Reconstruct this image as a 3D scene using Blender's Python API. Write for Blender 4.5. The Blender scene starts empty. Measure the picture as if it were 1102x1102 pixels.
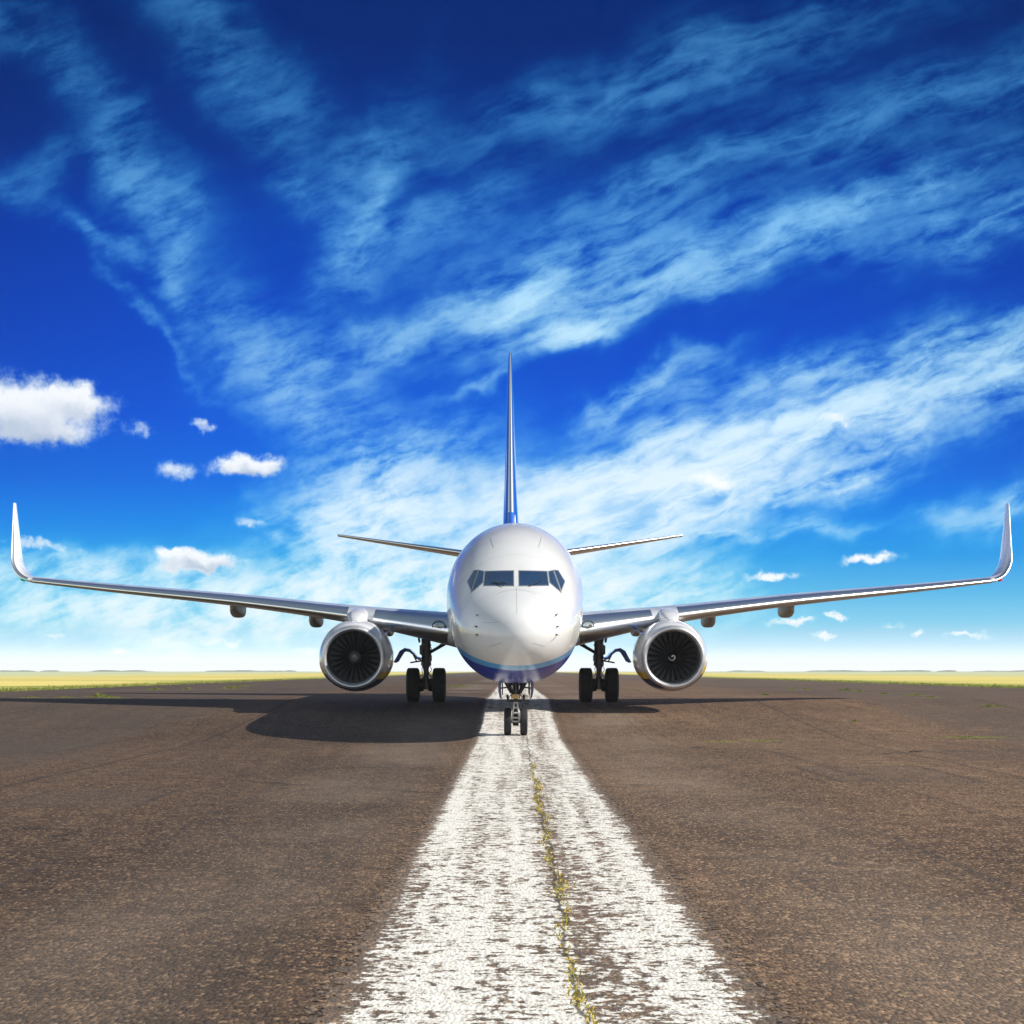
import bpy, bmesh, math, random
import numpy as np
from mathutils import Vector, Matrix
from mathutils.bvhtree import BVHTree

random.seed(7)
rng = np.random.default_rng(7)
S = bpy.context.scene
COL = S.collection
R = math.radians
PI = math.pi

# ------------------------------------------------------------------ camera
CAM_Z = 1.71
cam_d = bpy.data.cameras.new('camera')
cam = bpy.data.objects.new('camera', cam_d)
COL.objects.link(cam)
cam.location = (0, 0, CAM_Z)
cam.rotation_euler = (R(90), 0, 0)
cam_d.sensor_width = 36.0
cam_d.lens = 2190 / 1102 * 36.0
cam_d.shift_y = 171 / 1102
cam_d.clip_start = 0.1
cam_d.clip_end = 30000
S.camera = cam

# ------------------------------------------------------------------ view / render settings
S.render.engine = 'CYCLES'
S.cycles.use_denoising = True
S.cycles.max_bounces = 6
S.cycles.glossy_bounces = 4
S.cycles.diffuse_bounces = 3
S.cycles.volume_bounces = 0
S.view_settings.view_transform = 'Standard'
S.view_settings.look = 'None'
S.view_settings.exposure = 0.2
S.view_settings.gamma = 1.0

# ------------------------------------------------------------------ sun
SUN_EL, SUN_FRONT = R(39), R(7)
sdir = Vector((math.cos(SUN_EL) * math.cos(SUN_FRONT), -math.cos(SUN_EL) * math.sin(SUN_FRONT), math.sin(SUN_EL)))
sun_d = bpy.data.lights.new('sun', 'SUN')
sun_d.energy = 5.0
sun_d.angle = R(0.53)
sun_d.color = (1.0, 0.945, 0.86)
sun = bpy.data.objects.new('sun', sun_d)
COL.objects.link(sun)
sun.location = (60, -10, 60)
sun.rotation_euler = sdir.to_track_quat('Z', 'Y').to_euler()


# ------------------------------------------------------------------ node helpers
class G:
    """small expression builder over a node tree"""
    def __init__(self, nt):
        self.nt = nt

    def new(self, typ, **kw):
        n = self.nt.nodes.new(typ)
        for k, v in kw.items():
            setattr(n, k, v)
        return n

    def link(self, a, b):
        self.nt.links.new(a, b)

    def put(self, sock, v):
        if isinstance(v, bpy.types.NodeSocket):
            self.link(v, sock)
        else:
            sock.default_value = v

    def m(self, op, a, b=0.0, c=0.0, clamp=False):
        n = self.new('ShaderNodeMath', operation=op, use_clamp=clamp)
        self.put(n.inputs[0], a)
        self.put(n.inputs[1], b)
        self.put(n.inputs[2], c)
        return n.outputs[0]

    def add(self, a, b): return self.m('ADD', a, b)
    def sub(self, a, b): return self.m('SUBTRACT', a, b)
    def mul(self, a, b): return self.m('MULTIPLY', a, b)
    def div(self, a, b): return self.m('DIVIDE', a, b)
    def mad(self, a, b, c): return self.m('MULTIPLY_ADD', a, b, c)

    def sstep(self, v, lo, hi, to0=0.0, to1=1.0):
        n = self.new('ShaderNodeMapRange', interpolation_type='SMOOTHSTEP')
        self.put(n.inputs['Value'], v)
        self.put(n.inputs['From Min'], lo)
        self.put(n.inputs['From Max'], hi)
        self.put(n.inputs['To Min'], to0)
        self.put(n.inputs['To Max'], to1)
        return n.outputs['Result']

    def comb(self, x, y, z=0.0):
        n = self.new('ShaderNodeCombineXYZ')
        self.put(n.inputs[0], x); self.put(n.inputs[1], y); self.put(n.inputs[2], z)
        return n.outputs[0]

    def sep(self, v):
        n = self.new('ShaderNodeSeparateXYZ')
        self.link(v, n.inputs[0])
        return n.outputs

    def vm(self, op, a, b=(0, 0, 0)):
        n = self.new('ShaderNodeVectorMath', operation=op)
        self.put(n.inputs[0], a)
        self.put(n.inputs[1], b)
        return n

    def mapping(self, v, loc=(0, 0, 0), rot=0.0, scale=(1, 1, 1), typ='TEXTURE'):
        n = self.new('ShaderNodeMapping', vector_type=typ)
        self.link(v, n.inputs['Vector'])
        n.inputs['Location'].default_value = loc
        n.inputs['Rotation'].default_value = (0, 0, rot)
        n.inputs['Scale'].default_value = scale
        return n.outputs[0]

    def noise(self, v, scale=1.0, detail=4.0, rough=0.5, dist=0.0, dim='3D', out='Fac'):
        n = self.new('ShaderNodeTexNoise', noise_dimensions=dim)
        self.link(v, n.inputs['Vector'])
        n.inputs['Scale'].default_value = scale
        n.inputs['Detail'].default_value = detail
        n.inputs['Roughness'].default_value = rough
        n.inputs['Distortion'].default_value = dist
        return n.outputs[out]

    def ramp(self, f, stops, interp='LINEAR'):
        n = self.new('ShaderNodeValToRGB')
        self.put(n.inputs[0], f)
        cr = n.color_ramp
        cr.interpolation = interp
        while len(cr.elements) > 1:
            cr.elements.remove(cr.elements[-1])
        for i, (p, c) in enumerate(stops):
            e = cr.elements[0] if i == 0 else cr.elements.new(p)
            e.position = p
            e.color = (*c, 1.0) if len(c) == 3 else c
        return n.outputs[0]

    def mix(self, f, a, b, blend='MIX'):
        n = self.new('ShaderNodeMix', data_type='RGBA', blend_type=blend)
        self.put(n.inputs[0], f)
        for k, v in ((6, a), (7, b)):
            if not isinstance(v, bpy.types.NodeSocket) and len(v) == 3:
                v = (*v, 1.0)
            self.put(n.inputs[k], v)
        return n.outputs[2]


def lin(r, g, b):
    f = lambda c: (c / 255 / 12.92) if c / 255 <= 0.04045 else ((c / 255 + 0.055) / 1.055) ** 2.4
    return (f(r), f(g), f(b))


# ------------------------------------------------------------------ sky (world)
world = bpy.data.worlds.new('World')
S.world = world
world.use_nodes = True
wt = world.node_tree
wt.nodes.clear()
g = G(wt)
tc = g.new('ShaderNodeTexCoord')
dx, dy, dz = g.sep(tc.outputs['Generated'])
dyp = g.m('MAXIMUM', g.m('ABSOLUTE', dy), 0.02)
U = g.mad(g.div(dx, dyp), 2190.0, 551.0)          # gnomonic sky chart about the runway heading
V = g.mad(g.div(dz, dyp), -2190.0, 722.0)
U = g.m('MINIMUM', g.m('MAXIMUM', U, -4000.0), 5000.0)
V = g.m('MINIMUM', g.m('MAXIMUM', V, -6000.0), 900.0)
front = g.sstep(dy, 0.55, 0.86)                     # 1 ahead, 0 to the sides and behind
P = g.comb(U, V)
hor = g.m('SQRT', g.add(g.mul(dx, dx), g.mul(dy, dy)))
elev = g.m('ARCTAN2', dz, hor)                      # radians

sky = g.new('ShaderNodeTexSky', sky_type='NISHITA')
sky.sun_disc = False
sky.sun_elevation = SUN_EL
sky.sun_rotation = math.atan2(sdir.x, sdir.y)
sky.air_density = 1.0
sky.dust_density = 0.6
sky.ozone_density = 3.0

t = g.m('DIVIDE', elev, 0.36, clamp=True)
px = lambda v: math.atan((722 - v) / 2190) / 0.36
clear = g.ramp(t, [
    (0.0, lin(248, 251, 253)), (px(712), lin(240, 248, 252)), (px(695), lin(190, 226, 243)), (px(670), lin(128, 204, 237)), (px(640), lin(84, 182, 230)),
    (px(600), lin(28, 152, 228)), (px(560), lin(2, 130, 228)), (px(520), lin(0, 106, 222)), (px(450), lin(0, 84, 212)),
    (px(360), lin(0, 70, 194)), (px(250), lin(0, 60, 172)), (px(165), lin(0, 48, 136)), (px(40), lin(0, 38, 112)), (1.0, lin(0, 38, 108))])
# unseen sky behind the viewer, made paler to fill the shaded hull
back = g.ramp(g.m('DIVIDE', elev, 1.57, clamp=True), [
    (0.0, (1.25, 1.28, 1.30)), (0.16, (0.85, 0.95, 1.05)), (0.30, (0.42, 0.62, 0.88)), (0.48, (0.13, 0.24, 0.42)), (1.0, lin(40, 70, 120))])
nis = g.mix(1.0, sky.outputs[0], (0.10, 0.10, 0.10, 1.0), 'MULTIPLY')
clear = g.mix(front, back, clear)
clear = g.mix(0.004, clear, nis)
# azimuth falloff away from the view heading
az = g.m('ABSOLUTE', g.div(g.sub(U, 551.0), 551.0))
fall = g.sstep(az, 0.45, 1.5, 1.0, 0.74)
hi = g.sstep(V, 420.0, 620.0, 1.0, 0.0)
fall = g.sub(1.0, g.mul(g.mul(g.sub(1.0, fall), hi), front))
clear = g.mix(1.0, clear, g.comb(fall, fall, fall), 'MULTIPLY')

# warped chart
w1 = g.noise(P, scale=1 / 95, detail=4, rough=0.55, dim='2D', out='Color')
w1 = g.vm('SUBTRACT', w1, (0.5, 0.5, 0.5)).outputs[0]
w1 = g.vm('MULTIPLY', w1, (105, 70, 0)).outputs[0]
PW = g.vm('ADD', P, w1).outputs[0]
PF = g.vm('ADD', P, g.vm('MULTIPLY', w1, (0.3, 0.3, 0)).outputs[0]).outputs[0]
w2 = g.noise(P, scale=1 / 26, detail=5, rough=0.6, dim='2D', out='Color')
w2 = g.vm('SUBTRACT', w2, (0.5, 0.5, 0.5)).outputs[0]
PC = g.vm('ADD', P, g.vm('MULTIPLY', w2, (34, 24, 0)).outputs[0]).outputs[0]


def strokes(pts, base):
    acc = None
    for (cx, cy, L, W, a, amp) in pts:
        src = base
        if acc is not None:                         # keeps evaluation sequential so the shader stack stays small
            src = g.vm('ADD', base, g.mul(acc, 1e-7)).outputs[0]
        v = g.mapping(src, (cx, cy, 0), R(a), (L, W, 1))
        r2 = g.vm('DOT_PRODUCT', v, v).outputs['Value']
        e = g.m('POWER', 0.3679, r2)
        acc = g.mul(e, amp) if acc is None else g.mad(e, amp, acc)
    return acc


right_s = strokes([
    (760, 275, 260, 36, -17, .30), (915, 222, 150, 16, -22, .42), (560, 322, 60, 20, -22, .75), (608, 360, 44, 14, -14, .95),
    (720, 195, 160, 22, -18, .22), (1060, 235, 110, 28, -15, .32), (600, 285, 130, 36, -20, .32), (690, 320, 120, 14, -18, .32),
    (740, 500, 180, 40, -17, .62), (650, 540, 130, 46, -10, .55), (610, 510, 80, 18, -20, .4), (930, 445, 190, 34, -14, .75), (1060, 375, 120, 34, -8, .50),
    (700, 418, 75, 12, -30, .40), (800, 540, 120, 22, -14, .7), (900, 512, 60, 8, -24, .5), (640, 605, 120, 34, 0, .62),
    (690, 645, 80, 22, -6, .6), (1080, 548, 70, 22, -15, .40), (800, 578, 130, 9, -5, .4), (850, 400, 120, 16, -12, .35),
    (700, 90, 250, 34, -18, .22), (1000, 110, 200, 36, -15, .22), (620, 660, 150, 26, 0, .45), (560, 580, 70, 30, 0, .5)], PW)
left_s = strokes([
    (155, 200, 85, 36, 56, .30), (398, 222, 95, 26, -66, .36), (95, 252, 60, 10, 30, .24), (190, 305, 55, 20, 75, .22),
    (285, 370, 80, 38, 50, .20), (430, 360, 85, 22, -25, .34), (345, 440, 90, 42, 30, .22), (400, 520, 100, 36, -22, .58),
    (455, 552, 110, 40, -10, .50), (400, 592, 75, 34, 0, .6), (520, 405, 50, 9, -25, .25), (165, 350, 95, 6, 48, .13),
    (30, 185, 50, 20, -30, .15), (250, 60, 200, 34, 48, .18), (60, 60, 140, 26, 40, .14), (320, 215, 40, 22, 60, .2), (500, 640, 150, 44, 0, .75), (60, 615, 170, 24, 3, .50),
    (200, 660, 330, 32, 0, .90), (330, 630, 160, 18, 0, .3), (480, 240, 90, 24, -30, .22), (395, 560, 60, 25, 0, .3)], PW)

# filament textures: up-right streaks on the right, a fan on the left
fr = g.mapping(PF, (0, 0, 0), R(-17), (130, 24, 1))
fn_r = g.noise(fr, scale=1.0, detail=8, rough=0.58, dim='2D')
fr2 = g.mapping(PF, (0, 0, 0), R(-24), (60, 15, 1))
fn_r2 = g.noise(fr2, scale=1.0, detail=8, rough=0.60, dist=0.35, dim='2D')
fn_r = g.mad(fn_r2, 0.5, g.mul(fn_r, 0.5))
lx = g.sub(U, 520.0); ly = g.sub(V, 900.0)
ang = g.m('ARCTAN2', lx, g.mul(ly, -1.0))
rad = g.m('SQRT', g.add(g.mul(lx, lx), g.mul(ly, ly)))
fl = g.comb(g.mul(ang, 5.5), g.mul(rad, 1 / 70))
fn_l = g.noise(fl, scale=1.0, detail=7, rough=0.62, dist=0.5, dim='2D')
fl2 = g.mapping(PF, (0, 0, 0), R(-20), (60, 20, 1))
fn_l2 = g.noise(fl2, scale=1.0, detail=6, rough=0.65, dim='2D')
fn_l = g.mad(fn_l2, 0.6, g.mul(fn_l, 0.4))
mot = g.noise(g.mapping(P, (0, 0, 0), R(-14), (70, 40, 1)), scale=1.0, detail=7, rough=0.65, dim='2D')
a_r = g.mul(right_s, g.sstep(g.mad(mot, 0.45, g.mul(fn_r, 0.9)), 0.46, 0.92, 0.06, 1.9))
a_l = g.mul(left_s, g.sstep(g.mad(mot, 0.3, fn_l), 0.44, 0.86, 0.12, 1.75))
veil = strokes([(565, 325, 46, 14, -22, .55), (612, 360, 36, 10, -14, .75), (900, 222, 120, 9, -22, .22), (650, 545, 130, 40, -10, .62), (780, 485, 130, 26, -16, .38), (620, 610, 90, 26, 0, .35), (910, 440, 150, 22, -14, .2), (440, 550, 90, 26, -8, .25)], PF)
cir = g.mul(g.add(g.add(a_r, a_l), veil), front)
# generic cirrus added out of view (behind and overhead) as fill light
up = g.m('MAXIMUM', dz, 0.03)
pl = g.comb(g.div(dx, up), g.div(dy, up))
gen = g.noise(g.mapping(pl, (0, 0, 0), R(20), (4, 1.2, 1)), scale=0.9, detail=7, rough=0.6, dim='2D')
gen = g.mul(g.mul(g.sstep(gen, 0.46, 0.72), g.sub(1.0, front)), g.sstep(dz, 0.25, 0.7, 0.75, 0.15))
gen = g.m('MAXIMUM', gen, g.mul(g.sstep(elev, 0.42, 0.75), g.sstep(g.noise(pl, scale=1.6, detail=6, rough=0.6, dim='2D'), 0.36, 0.62, 0.25, 0.95)))   # added unseen cloud veil overhead, takes the blue out of the shade
cir = g.add(cir, gen)
cir = g.sub(1.0, g.m('POWER', 0.3, cir))           # soft saturation
cir = g.m('MINIMUM', g.mul(cir, 1.02), 0.92)
ccol = g.ramp(t, [(0.0, (1.0, 1.0, 1.0)), (px(520), (0.82, 0.93, 0.99)), (px(350), (0.56, 0.82, 0.98)), (px(250), (0.34, 0.66, 0.96)), (px(160), (0.20, 0.50, 0.86)), (1.0, (0.2, 0.45, 0.8))])
ccol = g.mix(front, (0.95, 0.97, 1.0), ccol)
ccol = g.mix(g.sstep(elev, 0.34, 0.62), ccol, (0.145, 0.140, 0.140))
# thin ice cloud scatters blue first, red last
cvec = g.comb(g.m('POWER', cir, 1.55), g.m('POWER', cir, 0.98), g.m('POWER', cir, 0.80))
dif = g.vm('SUBTRACT', ccol, clear).outputs[0]
skyc = g.vm('ADD', clear, g.vm('MULTIPLY', dif, cvec).outputs[0]).outputs[0]

# fair-weather cumulus
puffs = [
    (16, 438, 76, 30, 4, 1.1), (84, 432, 34, 16, 14, .8), (48, 466, 46, 12, 0, .75), (266, 501, 38, 11, 0, 1.2), (184, 506, 20, 12, 10, .72), (213, 456, 14, 6, 10, .7), (150, 464, 13, 8, 30, .55),
    (214, 603, 42, 10, 2, 1.15), (182, 593, 15, 6, 0, .85), (208, 611, 36, 5, 0, .8), (45, 587, 44, 6, 8, .62), (770, 518, 30, 11, 6, .95), (897, 451, 22, 9, 0, .7),
    (938, 600, 30, 6, -4, 1.0), (830, 621, 28, 5, 0, 1.05), (266, 562, 16, 7, 10, .6), (900, 662, 14, 4, 0, .9), (884, 684, 18, 3.5, 0, .8),
    (862, 666, 12, 3.5, 0, .75), (1040, 684, 28, 4, 0, .75), (988, 680, 10, 4, 0, .85), (838, 670, 26, 4, 0, .6), (130, 703, 20, 4, 0, .7), (330, 700, 18, 4, 0, .6), (62, 684, 16, 3.5, 0, .6), (240, 692, 26, 3.5, 0, .6), (960, 672, 20, 3, 0, .5)]
cu = strokes(puffs, PC)
puf_lo = strokes([(x, y + 0.75 * W, L * 0.85, W * 0.6, a, A) for (x, y, L, W, a, A) in puffs if W > 8 and x < 400], PC)
cn = g.noise(P, scale=1 / 20, detail=7, rough=0.66, dim='2D')
cua = g.sstep(g.mad(g.sub(cn, 0.5), 0.85, cu), 0.14, 0.95)
cua = g.mul(g.mul(g.mul(cua, g.sstep(cu, 0.04, 0.2)), front), 0.96)
cucol = g.mix(g.m('MULTIPLY', puf_lo, 0.75, clamp=True), (0.93, 0.95, 0.98), lin(176, 192, 214))
dif = g.vm('SUBTRACT', cucol, skyc).outputs[0]
cvec = g.comb(g.m('POWER', cua, 1.25), cua, g.m('POWER', cua, 0.9))
skyc = g.vm('ADD', skyc, g.vm('MULTIPLY', dif, cvec).outputs[0]).outputs[0]
# below the horizon
glow = g.sstep(elev, 0.0, 0.022, 1.22, 0.93)        # bright air low over the horizon
skyc = g.mix(1.0, skyc, g.comb(glow, glow, glow), 'MULTIPLY')
skyc = g.mix(g.sstep(elev, -0.02, 0.0), lin(120, 112, 104), skyc)
bg = g.new('ShaderNodeBackground')
g.link(skyc, bg.inputs['Color'])
bg.inputs['Strength'].default_value = 1.0
wo = g.new('ShaderNodeOutputWorld')
g.link(bg.outputs[0], wo.inputs['Surface'])
world.cycles.sampling_method = 'MANUAL'
world.cycles.sample_map_resolution = 512


# ------------------------------------------------------------------ mesh + tagging helpers
def link_mesh(name, verts, faces, mat=None, parent=None, smooth=True, loc=None):
    me = bpy.data.meshes.new(name)
    me.from_pydata([tuple(v) for v in verts], [], [tuple(f) for f in faces])
    me.update()
    bm = bmesh.new(); bm.from_mesh(me)
    bmesh.ops.recalc_face_normals(bm, faces=bm.faces)
    bm.to_mesh(me); bm.free()
    if smooth:
        me.polygons.foreach_set('use_smooth', [True] * len(me.polygons))
    o = bpy.data.objects.new(name, me)
    COL.objects.link(o)
    if mat:
        me.materials.append(mat)
    if parent:
        o.parent = parent
    if loc is not None:
        o.location = loc
    return o


def tag(o, label=None, cat=None, group=None, kind=None):
    if label: o['label'] = label
    if cat: o['category'] = cat
    if group: o['group'] = group
    if kind: o['kind'] = kind
    return o


class MB:
    """collects shapes into one mesh"""
    def __init__(self):
        self.v = []; self.f = []

    def add(self, verts, faces):
        b = len(self.v)
        self.v += [tuple(map(float, q)) for q in verts]
        self.f += [tuple(i + b for i in f) for f in faces]
        return self

    def loft(self, rings, closed=True, cap0=False, cap1=False):
        n = len(rings[0]); vs = [q for r in rings for q in r]; fs = []
        for i in range(len(rings) - 1):
            for j in range(n if closed else n - 1):
                k = (j + 1) % n
                fs.append((i * n + j, i * n + k, (i + 1) * n + k, (i + 1) * n + j))
        if cap0: fs.append(tuple(range(n))[::-1])
        if cap1: fs.append(tuple((len(rings) - 1) * n + j for j in range(n)))
        return self.add(vs, fs)

    def tube(self, p0, p1, r0, r1=None, n=14, caps=True):
        r1 = r0 if r1 is None else r1
        p0, p1 = Vector(p0), Vector(p1)
        ax = (p1 - p0).normalized()
        a = ax.orthogonal().normalized(); b = ax.cross(a)
        rings = [[p + (a * math.cos(2 * PI * k / n) + b * math.sin(2 * PI * k / n)) * r for k in range(n)] for p, r in ((p0, r0), (p1, r1))]
        return self.loft(rings, True, caps, caps)

    def path(self, pts, r, n=8):
        for a, b in zip(pts[:-1], pts[1:]):
            self.tube(a, b, r, r, n)
        return self

    def box(self, c, s, rx=0.0, ry=0.0, rz=0.0, bev=0.0):
        bm = bmesh.new()
        bmesh.ops.create_cube(bm, size=1.0)
        bmesh.ops.scale(bm, vec=s, verts=bm.verts)
        if bev:
            bmesh.ops.bevel(bm, geom=bm.edges[:], offset=bev, segments=2, affect='EDGES')
        M = Matrix.Translation(c) @ Matrix.Rotation(rz, 4, 'Z') @ Matrix.Rotation(ry, 4, 'Y') @ Matrix.Rotation(rx, 4, 'X')
        bm.transform(M)
        bm.verts.index_update()
        self.add([v.co[:] for v in bm.verts], [[v.index for v in f.verts] for f in bm.faces])
        bm.free()
        return self

    def lathe_x(self, prof, c, n=48):
        """profile (x, r) turned about an axis parallel to x through c"""
        rings = [[(c[0] + x, c[1] + r * math.cos(2 * PI * k / n), c[2] + r * math.sin(2 * PI * k / n)) for k in range(n)] for x, r in prof]
        return self.loft(rings, True)

    def build(self, name, mat, parent=None, smooth=True, loc=None, sharp=None):
        o = link_mesh(name, self.v, self.f, mat, parent, smooth, loc)
        if sharp:
            o.data.set_sharp_from_angle(angle=R(sharp))
        return o


def pchip(xs, ys):
    xs = np.array(xs, float); ys = np.array(ys, float)
    h = np.diff(xs); d = np.diff(ys) / h
    m = np.zeros_like(xs)
    m[0], m[-1] = d[0], d[-1]
    for i in range(1, len(xs) - 1):
        if d[i - 1] * d[i] > 0:
            w1_ = 2 * h[i] + h[i - 1]; w2_ = h[i] + 2 * h[i - 1]
            m[i] = (w1_ + w2_) / (w1_ / d[i - 1] + w2_ / d[i])

    def f(x):
        i = int(np.clip(np.searchsorted(xs, x) - 1, 0, len(xs) - 2))
        s_ = (x - xs[i]) / h[i]
        return float((1 + 2 * s_) * (1 - s_) ** 2 * ys[i] + s_ * (1 - s_) ** 2 * h[i] * m[i] + s_ * s_ * (3 - 2 * s_) * ys[i + 1] + s_ * s_ * (s_ - 1) * h[i] * m[i + 1])
    return f


# ------------------------------------------------------------------ materials
def pmat(name, col=(0.5, 0.5, 0.5), rough=0.5, metal=0.0, coat=0.0, spec=0.5, var=0.0, vscale=3.0):
    m = bpy.data.materials.new(name)
    m.use_nodes = True
    nt = m.node_tree
    b = nt.nodes['Principled BSDF']
    b.inputs['Base Color'].default_value = (*col, 1)
    b.inputs['Roughness'].default_value = rough
    b.inputs['Metallic'].default_value = metal
    b.inputs['Coat Weight'].default_value = coat
    b.inputs['Coat Roughness'].default_value = 0.04
    b.inputs['Specular IOR Level'].default_value = spec
    if var:
        q = G(nt)
        tc_ = q.new('ShaderNodeTexCoord')
        n = q.noise(tc_.outputs['Object'], scale=vscale, detail=6, rough=0.6)
        f = q.sstep(n, 0.3, 0.7, 1 - var, 1 + var * 0.5)
        q.link(q.mix(1.0, (*col, 1), q.comb(f, f, f), 'MULTIPLY'), b.inputs['Base Color'])
        q.link(q.sstep(n, 0.3, 0.7, rough * 0.8, min(1.0, rough * 1.25)), b.inputs['Roughness'])
    return m, nt, b


M = {}
M['metal'] = pmat('polished_aluminium', (0.88, 0.89, 0.90), 0.30, 1.0)[0]
M['lip'] = pmat('brushed_aluminium', (0.70, 0.70, 0.71), 0.42, 0.75, var=0.10, vscale=3.0)[0]
M['grey'] = pmat('grey_wing_paint', (0.50, 0.53, 0.57), 0.30, 0.0, 0.5, var=0.10, vscale=1.2)[0]
M['white'] = pmat('white_paint', (0.80, 0.80, 0.79), 0.25, 0.0, 0.7, var=0.04, vscale=1.5)[0]
M['navy'] = pmat('navy_paint', (0.006, 0.018, 0.13), 0.2, 0.0, 1.0, var=0.1, vscale=2)[0]
M['blue'] = pmat('blue_paint', (0.010, 0.085, 0.42), 0.22, 0.0, 1.0, var=0.1, vscale=2)[0]
M['dark'] = pmat('dark_metal', (0.035, 0.035, 0.038), 0.45, 0.6, var=0.3, vscale=9)[0]
M['strut'] = pmat('strut_metal', (0.16, 0.16, 0.165), 0.40, 0.5, var=0.35, vscale=14)[0]
M['link'] = pmat('pale_link_metal', (0.55, 0.54, 0.50), 0.4, 0.2, var=0.25, vscale=16)[0]
M['chrome'] = pmat('chrome', (0.85, 0.85, 0.86), 0.08, 1.0)[0]
M['rubber'] = pmat('tyre_rubber', (0.016, 0.016, 0.017), 0.72, 0.0, var=0.35, vscale=12)[0]
M['rim'] = pmat('wheel_rim', (0.42, 0.43, 0.45), 0.4, 0.6, var=0.2, vscale=12)[0]
M['fan'] = pmat('fan_titanium', (0.17, 0.17, 0.18), 0.34, 0.85, var=0.2, vscale=6)[0]
M['duct'] = pmat('inlet_lining', (0.11, 0.115, 0.12), 0.5, 0.3, var=0.15, vscale=6)[0]
M['black'] = pmat('black_paint', (0.008, 0.008, 0.009), 0.45)[0]
M['spin_grey'] = pmat('grey_spinner', (0.16, 0.16, 0.165), 0.4, 0.3)[0]
M['mark_white'] = pmat('marking_white', (0.75, 0.75, 0.74), 0.4)[0]
M['mark_grey'] = pmat('marking_grey', (0.30, 0.30, 0.30), 0.4)[0]
M['glass'] = pmat('cockpit_glass', (0.016, 0.055, 0.14), 0.03, 0.35, 1.0, spec=0.8)[0]
M['frame'] = pmat('window_frame', (0.42, 0.43, 0.44), 0.3, 0.7)[0]
M['lens'] = pmat('lamp_glass', (0.45, 0.55, 0.58), 0.04, 0.35, 1.0)[0]
M['gold'] = pmat('amber_lamp_housing', (0.55, 0.38, 0.16), 0.35, 0.4, var=0.25, vscale=10)[0]
M['fairing'] = pmat('beige_grey_fairing', (0.42, 0.41, 0.385), 0.4, 0.0, var=0.12, vscale=4)[0]
M['red'] = pmat('red_lens', (0.6, 0.01, 0.02), 0.1)[0]
M['green'] = pmat('green_lens', (0.01, 0.35, 0.18), 0.1)[0]
M['seam'] = pmat('panel_line', (0.22, 0.23, 0.25), 0.5)[0]
M['seam_pale'] = pmat('diverter_strip', (0.40, 0.40, 0.41), 0.4)[0]

NG = 4.0          # nose gear distance behind the nose tip; aircraft origin is its ground contact


def fuselage_material():
    m, nt, b = pmat('fuselage_paint', (0.8, 0.8, 0.8), 0.24, 0.0, 1.0)
    q = G(nt)
    tc_ = q.new('ShaderNodeTexCoord')
    x, y, z = q.sep(tc_.outputs['Object'])
    yn = q.add(y, NG)
    # height of the painted cheat line along the hull
    e = q.m('POWER', 2.7183, q.mul(q.m('MAXIMUM', yn, 0.0), -1 / 2.1))
    zs = q.sub(2.46, q.mul(e, 0.78))
    rise = q.mul(q.m('MAXIMUM', q.sub(yn, 24.0), 0.0), 0.13)
    d = q.sub(z, q.add(zs, rise))
    q.link(q.sstep(d, -0.22, -0.20, 0.05, 0.48), b.inputs['Coat Weight'])
    q.link(q.sstep(d, -0.22, -0.20, 0.25, 0.5), b.inputs['Specular IOR Level'])
    lb = lin(88, 166, 228)
    n = q.noise(tc_.outputs['Object'], scale=1.4, detail=7, rough=0.62)
    wv = q.sstep(n, 0.3, 0.7, 0.96, 1.02)
    wcol = q.mix(1.0, (0.67, 0.67, 0.668, 1), q.comb(wv, wv, wv), 'MULTIPLY')
    c = q.mix(q.sstep(d, -0.003, 0.003), (*lb, 1), wcol)
    c = q.mix(q.sstep(d, -0.203, -0.197), (0.010, 0.032, 0.32, 1), c)
    q.link(c, b.inputs['Base Color'])
    b.inputs['Coat Roughness'].default_value = 0.05
    for sy, wd in ((1.46, .010), (3.05, .007), (4.6, .007), (6.1, .007)):
        ln = q.sstep(q.m('ABSOLUTE', q.sub(yn, sy)), wd * .5, wd * 1.5, 0.30, 0.0)
        c = q.mix(ln, c, (0.28, 0.29, 0.31))
    q.link(c, b.inputs['Base Color'])
    # faint skin waviness and frame ripples
    n2 = q.noise(tc_.outputs['Object'], scale=2.2, detail=2, rough=0.5)
    bp = q.new('ShaderNodeBump')
    bp.inputs['Strength'].default_value = 0.10
    bp.inputs['Distance'].default_value = 0.02
    q.link(n2, bp.inputs['Height'])
    q.link(bp.outputs[0], b.inputs['Normal'])
    q.link(bp.outputs[0], b.inputs['Coat Normal'])
    return m


def cowl_material(side):
    m, nt, b = pmat('cowling_paint', (0.7, 0.7, 0.7), 0.28, 0.0, 0.8)
    q = G(nt)
    tc_ = q.new('ShaderNodeTexCoord')
    x, y, z = q.sep(tc_.outputs['Object'])
    d = q.sub(z, q.mad(x, 0.09 * side, -0.47))      # inboard end of the band sits lower
    c = q.mix(q.sstep(d, 0.105, 0.115), lin(255, 212, 25), (0.74, 0.74, 0.75))
    c = q.mix(q.sstep(d, -0.115, -0.105), (0.008, 0.028, 0.16), c)
    q.link(c, b.inputs['Base Color'])
    return m


def fin_material():
    m, nt, b = pmat('fin_paint', (0.1, 0.2, 0.5), 0.25, 0.0, 1.0)
    q = G(nt)
    tc_ = q.new('ShaderNodeTexCoord')
    x, y, z = q.sep(tc_.outputs['Object'])
    n = q.noise(tc_.outputs['Object'], scale=1.0, detail=4)
    c = q.mix(n, (0.006, 0.10, 0.50), (0.010, 0.14, 0.60))
    q.link(c, b.inputs['Base Color'])
    return m


M['hull'] = fuselage_material()
M['fin'] = fin_material()


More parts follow.
